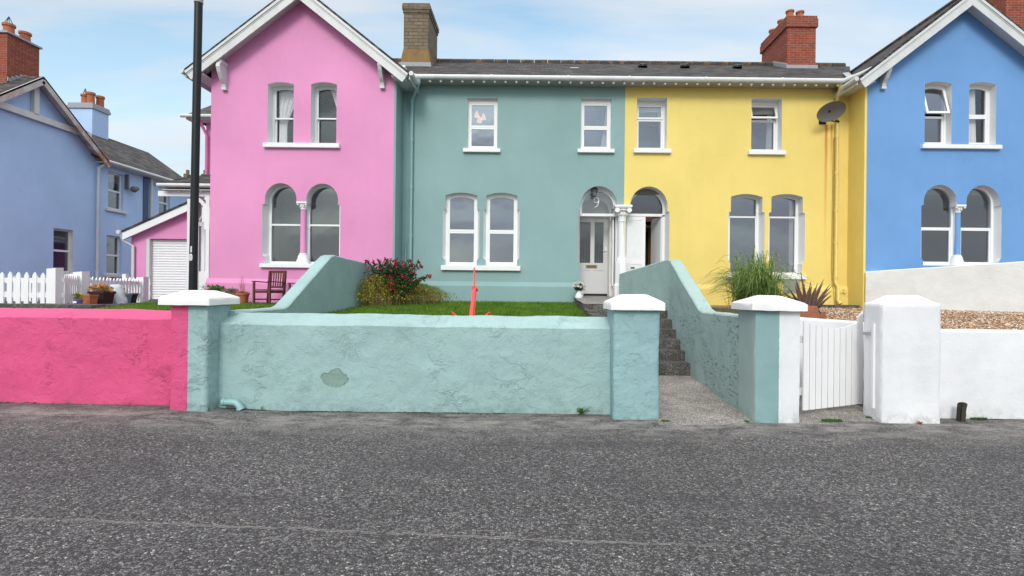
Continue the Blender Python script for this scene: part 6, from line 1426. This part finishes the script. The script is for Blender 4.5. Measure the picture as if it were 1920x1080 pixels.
x = fx(219, 11.9); sk = thing('plastic_sack', (x, 11.9, gz_), 'pale grey plastic sack slumped between the brown tub and the blue pots', 'sack')
sv = []; sf = []; n = 28; rows = 14
for j in range(rows + 1):
    t = j / rows
    for k in range(n):
        a = 2 * pi * k / n; r = .20 * (1 - .45 * t ** 1.5) * (1 + .10 * noise.noise(Vector((cos(a) * 2.2, sin(a) * 2.2, t * 4)))) * (1 if t < .97 else .55); sv.append((x + r * cos(a) * 1.02 - .03 * t, 11.9 + r * sin(a) * .8, gz_ + .42 * t + .03 * noise.noise(Vector((cos(a) * 3, sin(a) * 3, 5)))))
sf = [(j * n + k, j * n + (k + 1) % n, (j + 1) * n + (k + 1) % n, (j + 1) * n + k) for j in range(rows) for k in range(n)] + [tuple(range(rows * n, (rows + 1) * n))]
MB().add(sv, sf).build('sack_body', flat('grey_plastic_film', (.50, .53, .58), .35, .5, var=.15, scale=8, bmp=.6), sk, smooth=60)
x = fx(236, 12.3); flowerpot('flower_pot', x, 12.3, gz_, .12, .22, flat('blue_grey_glaze', (.16, .24, .28), .4, .5), 'blue grey round pot right of the plastic sack', group=G1)
x = fx(246, 12.5); flowerpot('flower_pot', x, 12.5, gz_, .13, .22, flat('black_plastic_pot', (.02, .025, .035), .5, .4), 'black plastic pot behind the blue grey one', group=G1)
plantlet('seedling', (x - .1, 12.35, gz_ + .2), 90, .12, .14, M['straw'], 'dry seedlings in the blue grey pot by the fence')
# pots by the pink house
zz = 1.2
x = fx(459, 12.6); flowerpot('flower_pot', x, 12.5, zz, .145, .25, M['pot'], 'round terracotta pot left of the wooden armchair'); tt = thing('wispy_plant', (x, 12.5, zz + .2), 'wispy brown stalked plant drooping over the round terracotta pot', 'plant')
b = MB()
for k in range(26): blade(b, (x + RND.gauss(0, .04), 12.5, zz + .22), RND.uniform(0, 2 * pi), RND.uniform(.18, .42), RND.uniform(.03, .16), .0035, 6, .3)
for k in range(120): blade(b, (x + RND.gauss(0, .05), 12.5, zz + .22), RND.uniform(0, 2 * pi), RND.uniform(.06, .12), RND.uniform(.05, .2), .004, 5, 1.4)
b.build('stalks', flat('brown_stalk', (.28, .13, .07), .8, .2), tt)
x = fx(438, 12.7); flowerpot('flower_pot', x, 12.6, zz, .17, .24, flat('lichened_stone_pot', (.20, .18, .11), .9, .2, var=.4), 'mossy grey stone tub left of the terracotta pot'); plantlet('sedum_plant', (x, 12.6, zz + .22), 420, .16, .13, leafmat('grey_pink_leaf', (.20, .22, .13), (.33, .20, .19), .2, 12), 'grey and pink leaved plant in the mossy stone tub', sz=.04, asp=.6)
x = fx(409, 12.8); flowerpot('flower_pot', x, 12.7, zz, .15, .22, M['pot'], 'pot hidden behind the pillar cap below red geraniums'); plantlet('geranium', (x, 12.7, zz + .18), 480, .19, .22, leafmat('fresh_leaf', (.06, .16, .03), (.12, .26, .05), .2, 9), 'red geranium with fresh green leaves near the pink house corner', fl=M['redfl'], nf=7, fr=.04, asp=.8, sz=.06)
x = fx(423, 12.8); plantlet('pink_flowers', (x + .05, 12.75, zz + .05), 160, .12, .2, M['bushleaf'], 'small pale pink flowers between the geranium and the stone tub', fl=leafmat('pale_pink_petals', (.75, .45, .55), (.8, .6, .7), .3), nf=8, fr=.018)
plantlet('white_flowers', (fx(384, 13.6), 13.6, zz), 260, .14, .42, M['bushleaf'], 'small white flowers at the foot of the white porch post', fl=leafmat('white_small_petals', (.8, .8, .78), (.7, .7, .7), .3), nf=14, fr=.015, asp=.3)
x = fx(602, 9.9)
cd = thing('cordyline', (at(606, 500, 11.8)[0], 11.8, 1.2), 'thin reddish spiky plant poking up behind the ramped teal wall', 'plant'); b = MB(); q0 = Vector(cd.location); q0.z = 1.3
for k in range(40):
    a = RND.uniform(0, 2 * pi); blade(b, (q0.x + RND.gauss(0, .03), q0.y, 1.55), a, RND.uniform(.15, .42), RND.uniform(.1, .34), .007, 6, 1)
b.tube([q0, (q0.x, q0.y, 1.6)], .03, 8).build('leaves', M['bronze'], cd)
flowerpot('flower_pot', q0.x, q0.y, 1.2, .14, .22, M['pot'], 'pot of the reddish spiky plant behind the ramped wall')
# other small things against the plinth
MB().box(at(556, 535, 13.0)[0], at(640, 535, 13.0)[0], 12.95, 13.05, 1.62, 1.68).build('ledge', M['pinkpipe'], hP)

# weeds at the foot of the walls
M['weed'] = leafmat('weed_leaf', (.05, .12, .03), (.10, .18, .05), .2, 15)
def rosette(name, px, py, Y, r, n, label, m=None, h=.05):
    x, _ = at(px, py, Y); z = gz(x, Y); t = thing(name, (x, Y, z), label, 'weed'); b = MB()
    for k in range(n): blade(b, (x + RND.gauss(0, .006), Y + RND.gauss(0, .006), z), RND.uniform(0, 2 * pi), h * RND.uniform(.5, 1.5), r * RND.uniform(.6, 1.2), r * .10, 6, .9)
    b.build('leaves', m or M['weed'], t); return t
rosette('dandelion', 1091, 776, 6.72, .12, 18, 'dark green weed rosette at the foot of the teal wall near its pillar', h=.09)
rosette('grass_tuft', 491, 766, 6.76, .03, 14, 'tiny green weed beside the teal drain pipe')
rosette('grass_tuft', 8, 748, 6.90, .04, 20, 'dark weed at the far left foot of the bright pink wall')
rosette('dry_weed', 1725, 794, 6.43, .055, 30, 'dry orange weed at the foot of the broad white pillar', leafmat('dry_orange_leaf', (.35, .12, .04), (.45, .2, .07), .2), .03)
def moss(px, py, Y, rx, ry, n, label, m=None, h=.02):
    x, _ = at(px, py, Y); b = MB()
    for k in range(n):
        a = RND.uniform(0, 2 * pi); r = sqrt(RND.random()); xx, yy = x + rx * r * cos(a), Y + ry * r * sin(a); z = gz(xx, yy) + max(0, (yy - 6.5)) * .05; d = RND.uniform(0, 2 * pi); s_ = .005; b.add([(xx - s_ * cos(d), yy - s_ * sin(d), z), (xx + s_ * cos(d), yy + s_ * sin(d), z), (xx + RND.gauss(0, .008), yy + RND.gauss(0, .008), z + h * RND.uniform(.5, 1.6))], [(0, 1, 2)])
    o = b.build('moss', m or M['weed']); return tag(o, label, 'moss', kind='stuff')
moss(1560, 786, 6.53, .13, .05, 700, 'low green moss on the gate threshold'); moss(1640, 775, 6.68, .12, .035, 600, 'moss along the left foot of the broad white pillar'); moss(1835, 788, 6.68, .11, .02, 500, 'moss right of the rusty stump')
moss(1248, 786, 6.42, .05, .03, 200, 'moss by the right foot of the teal pillar'); moss(385, 765, 6.60, .05, .02, 200, 'dark moss in the corner of the left pillar', None, .03); moss(1400, 787, 6.45, .03, .02, 60, 'moss at the foot of the two tone pillar')
for (a, b_, Y) in ((-14, -4.5, 6.86), (-3.9, .95, 6.77), (4.98, 9, 6.73)):
    q = MB()
    for k in range(int((b_ - a) * 260)):
        xx = RND.uniform(a, b_)
        if noise.noise(Vector((xx * 2.3, Y, 0))) < .12: continue
        yy = Y + RND.gauss(-.01, .008) + (.10 * (-xx - 4.4) / 9.6 if xx < -4.4 else 0); z = gz(xx, yy); s_ = RND.uniform(.003, .009); q.add([(xx - s_, yy, z - .004), (xx + s_, yy + .004, z - .004), (xx, yy - .006, z + s_ * 1.8), (xx + .002, yy + .01, z + .004)], [(0, 1, 2), (0, 2, 3), (1, 3, 2)])
    o = q.build('grit', flat('dark_grit', (.09, .085, .06), .9, .1, var=.6, scale=60)); tag(o, 'crumbs of grit and moss along the foot of a street wall', 'grit', kind='stuff')
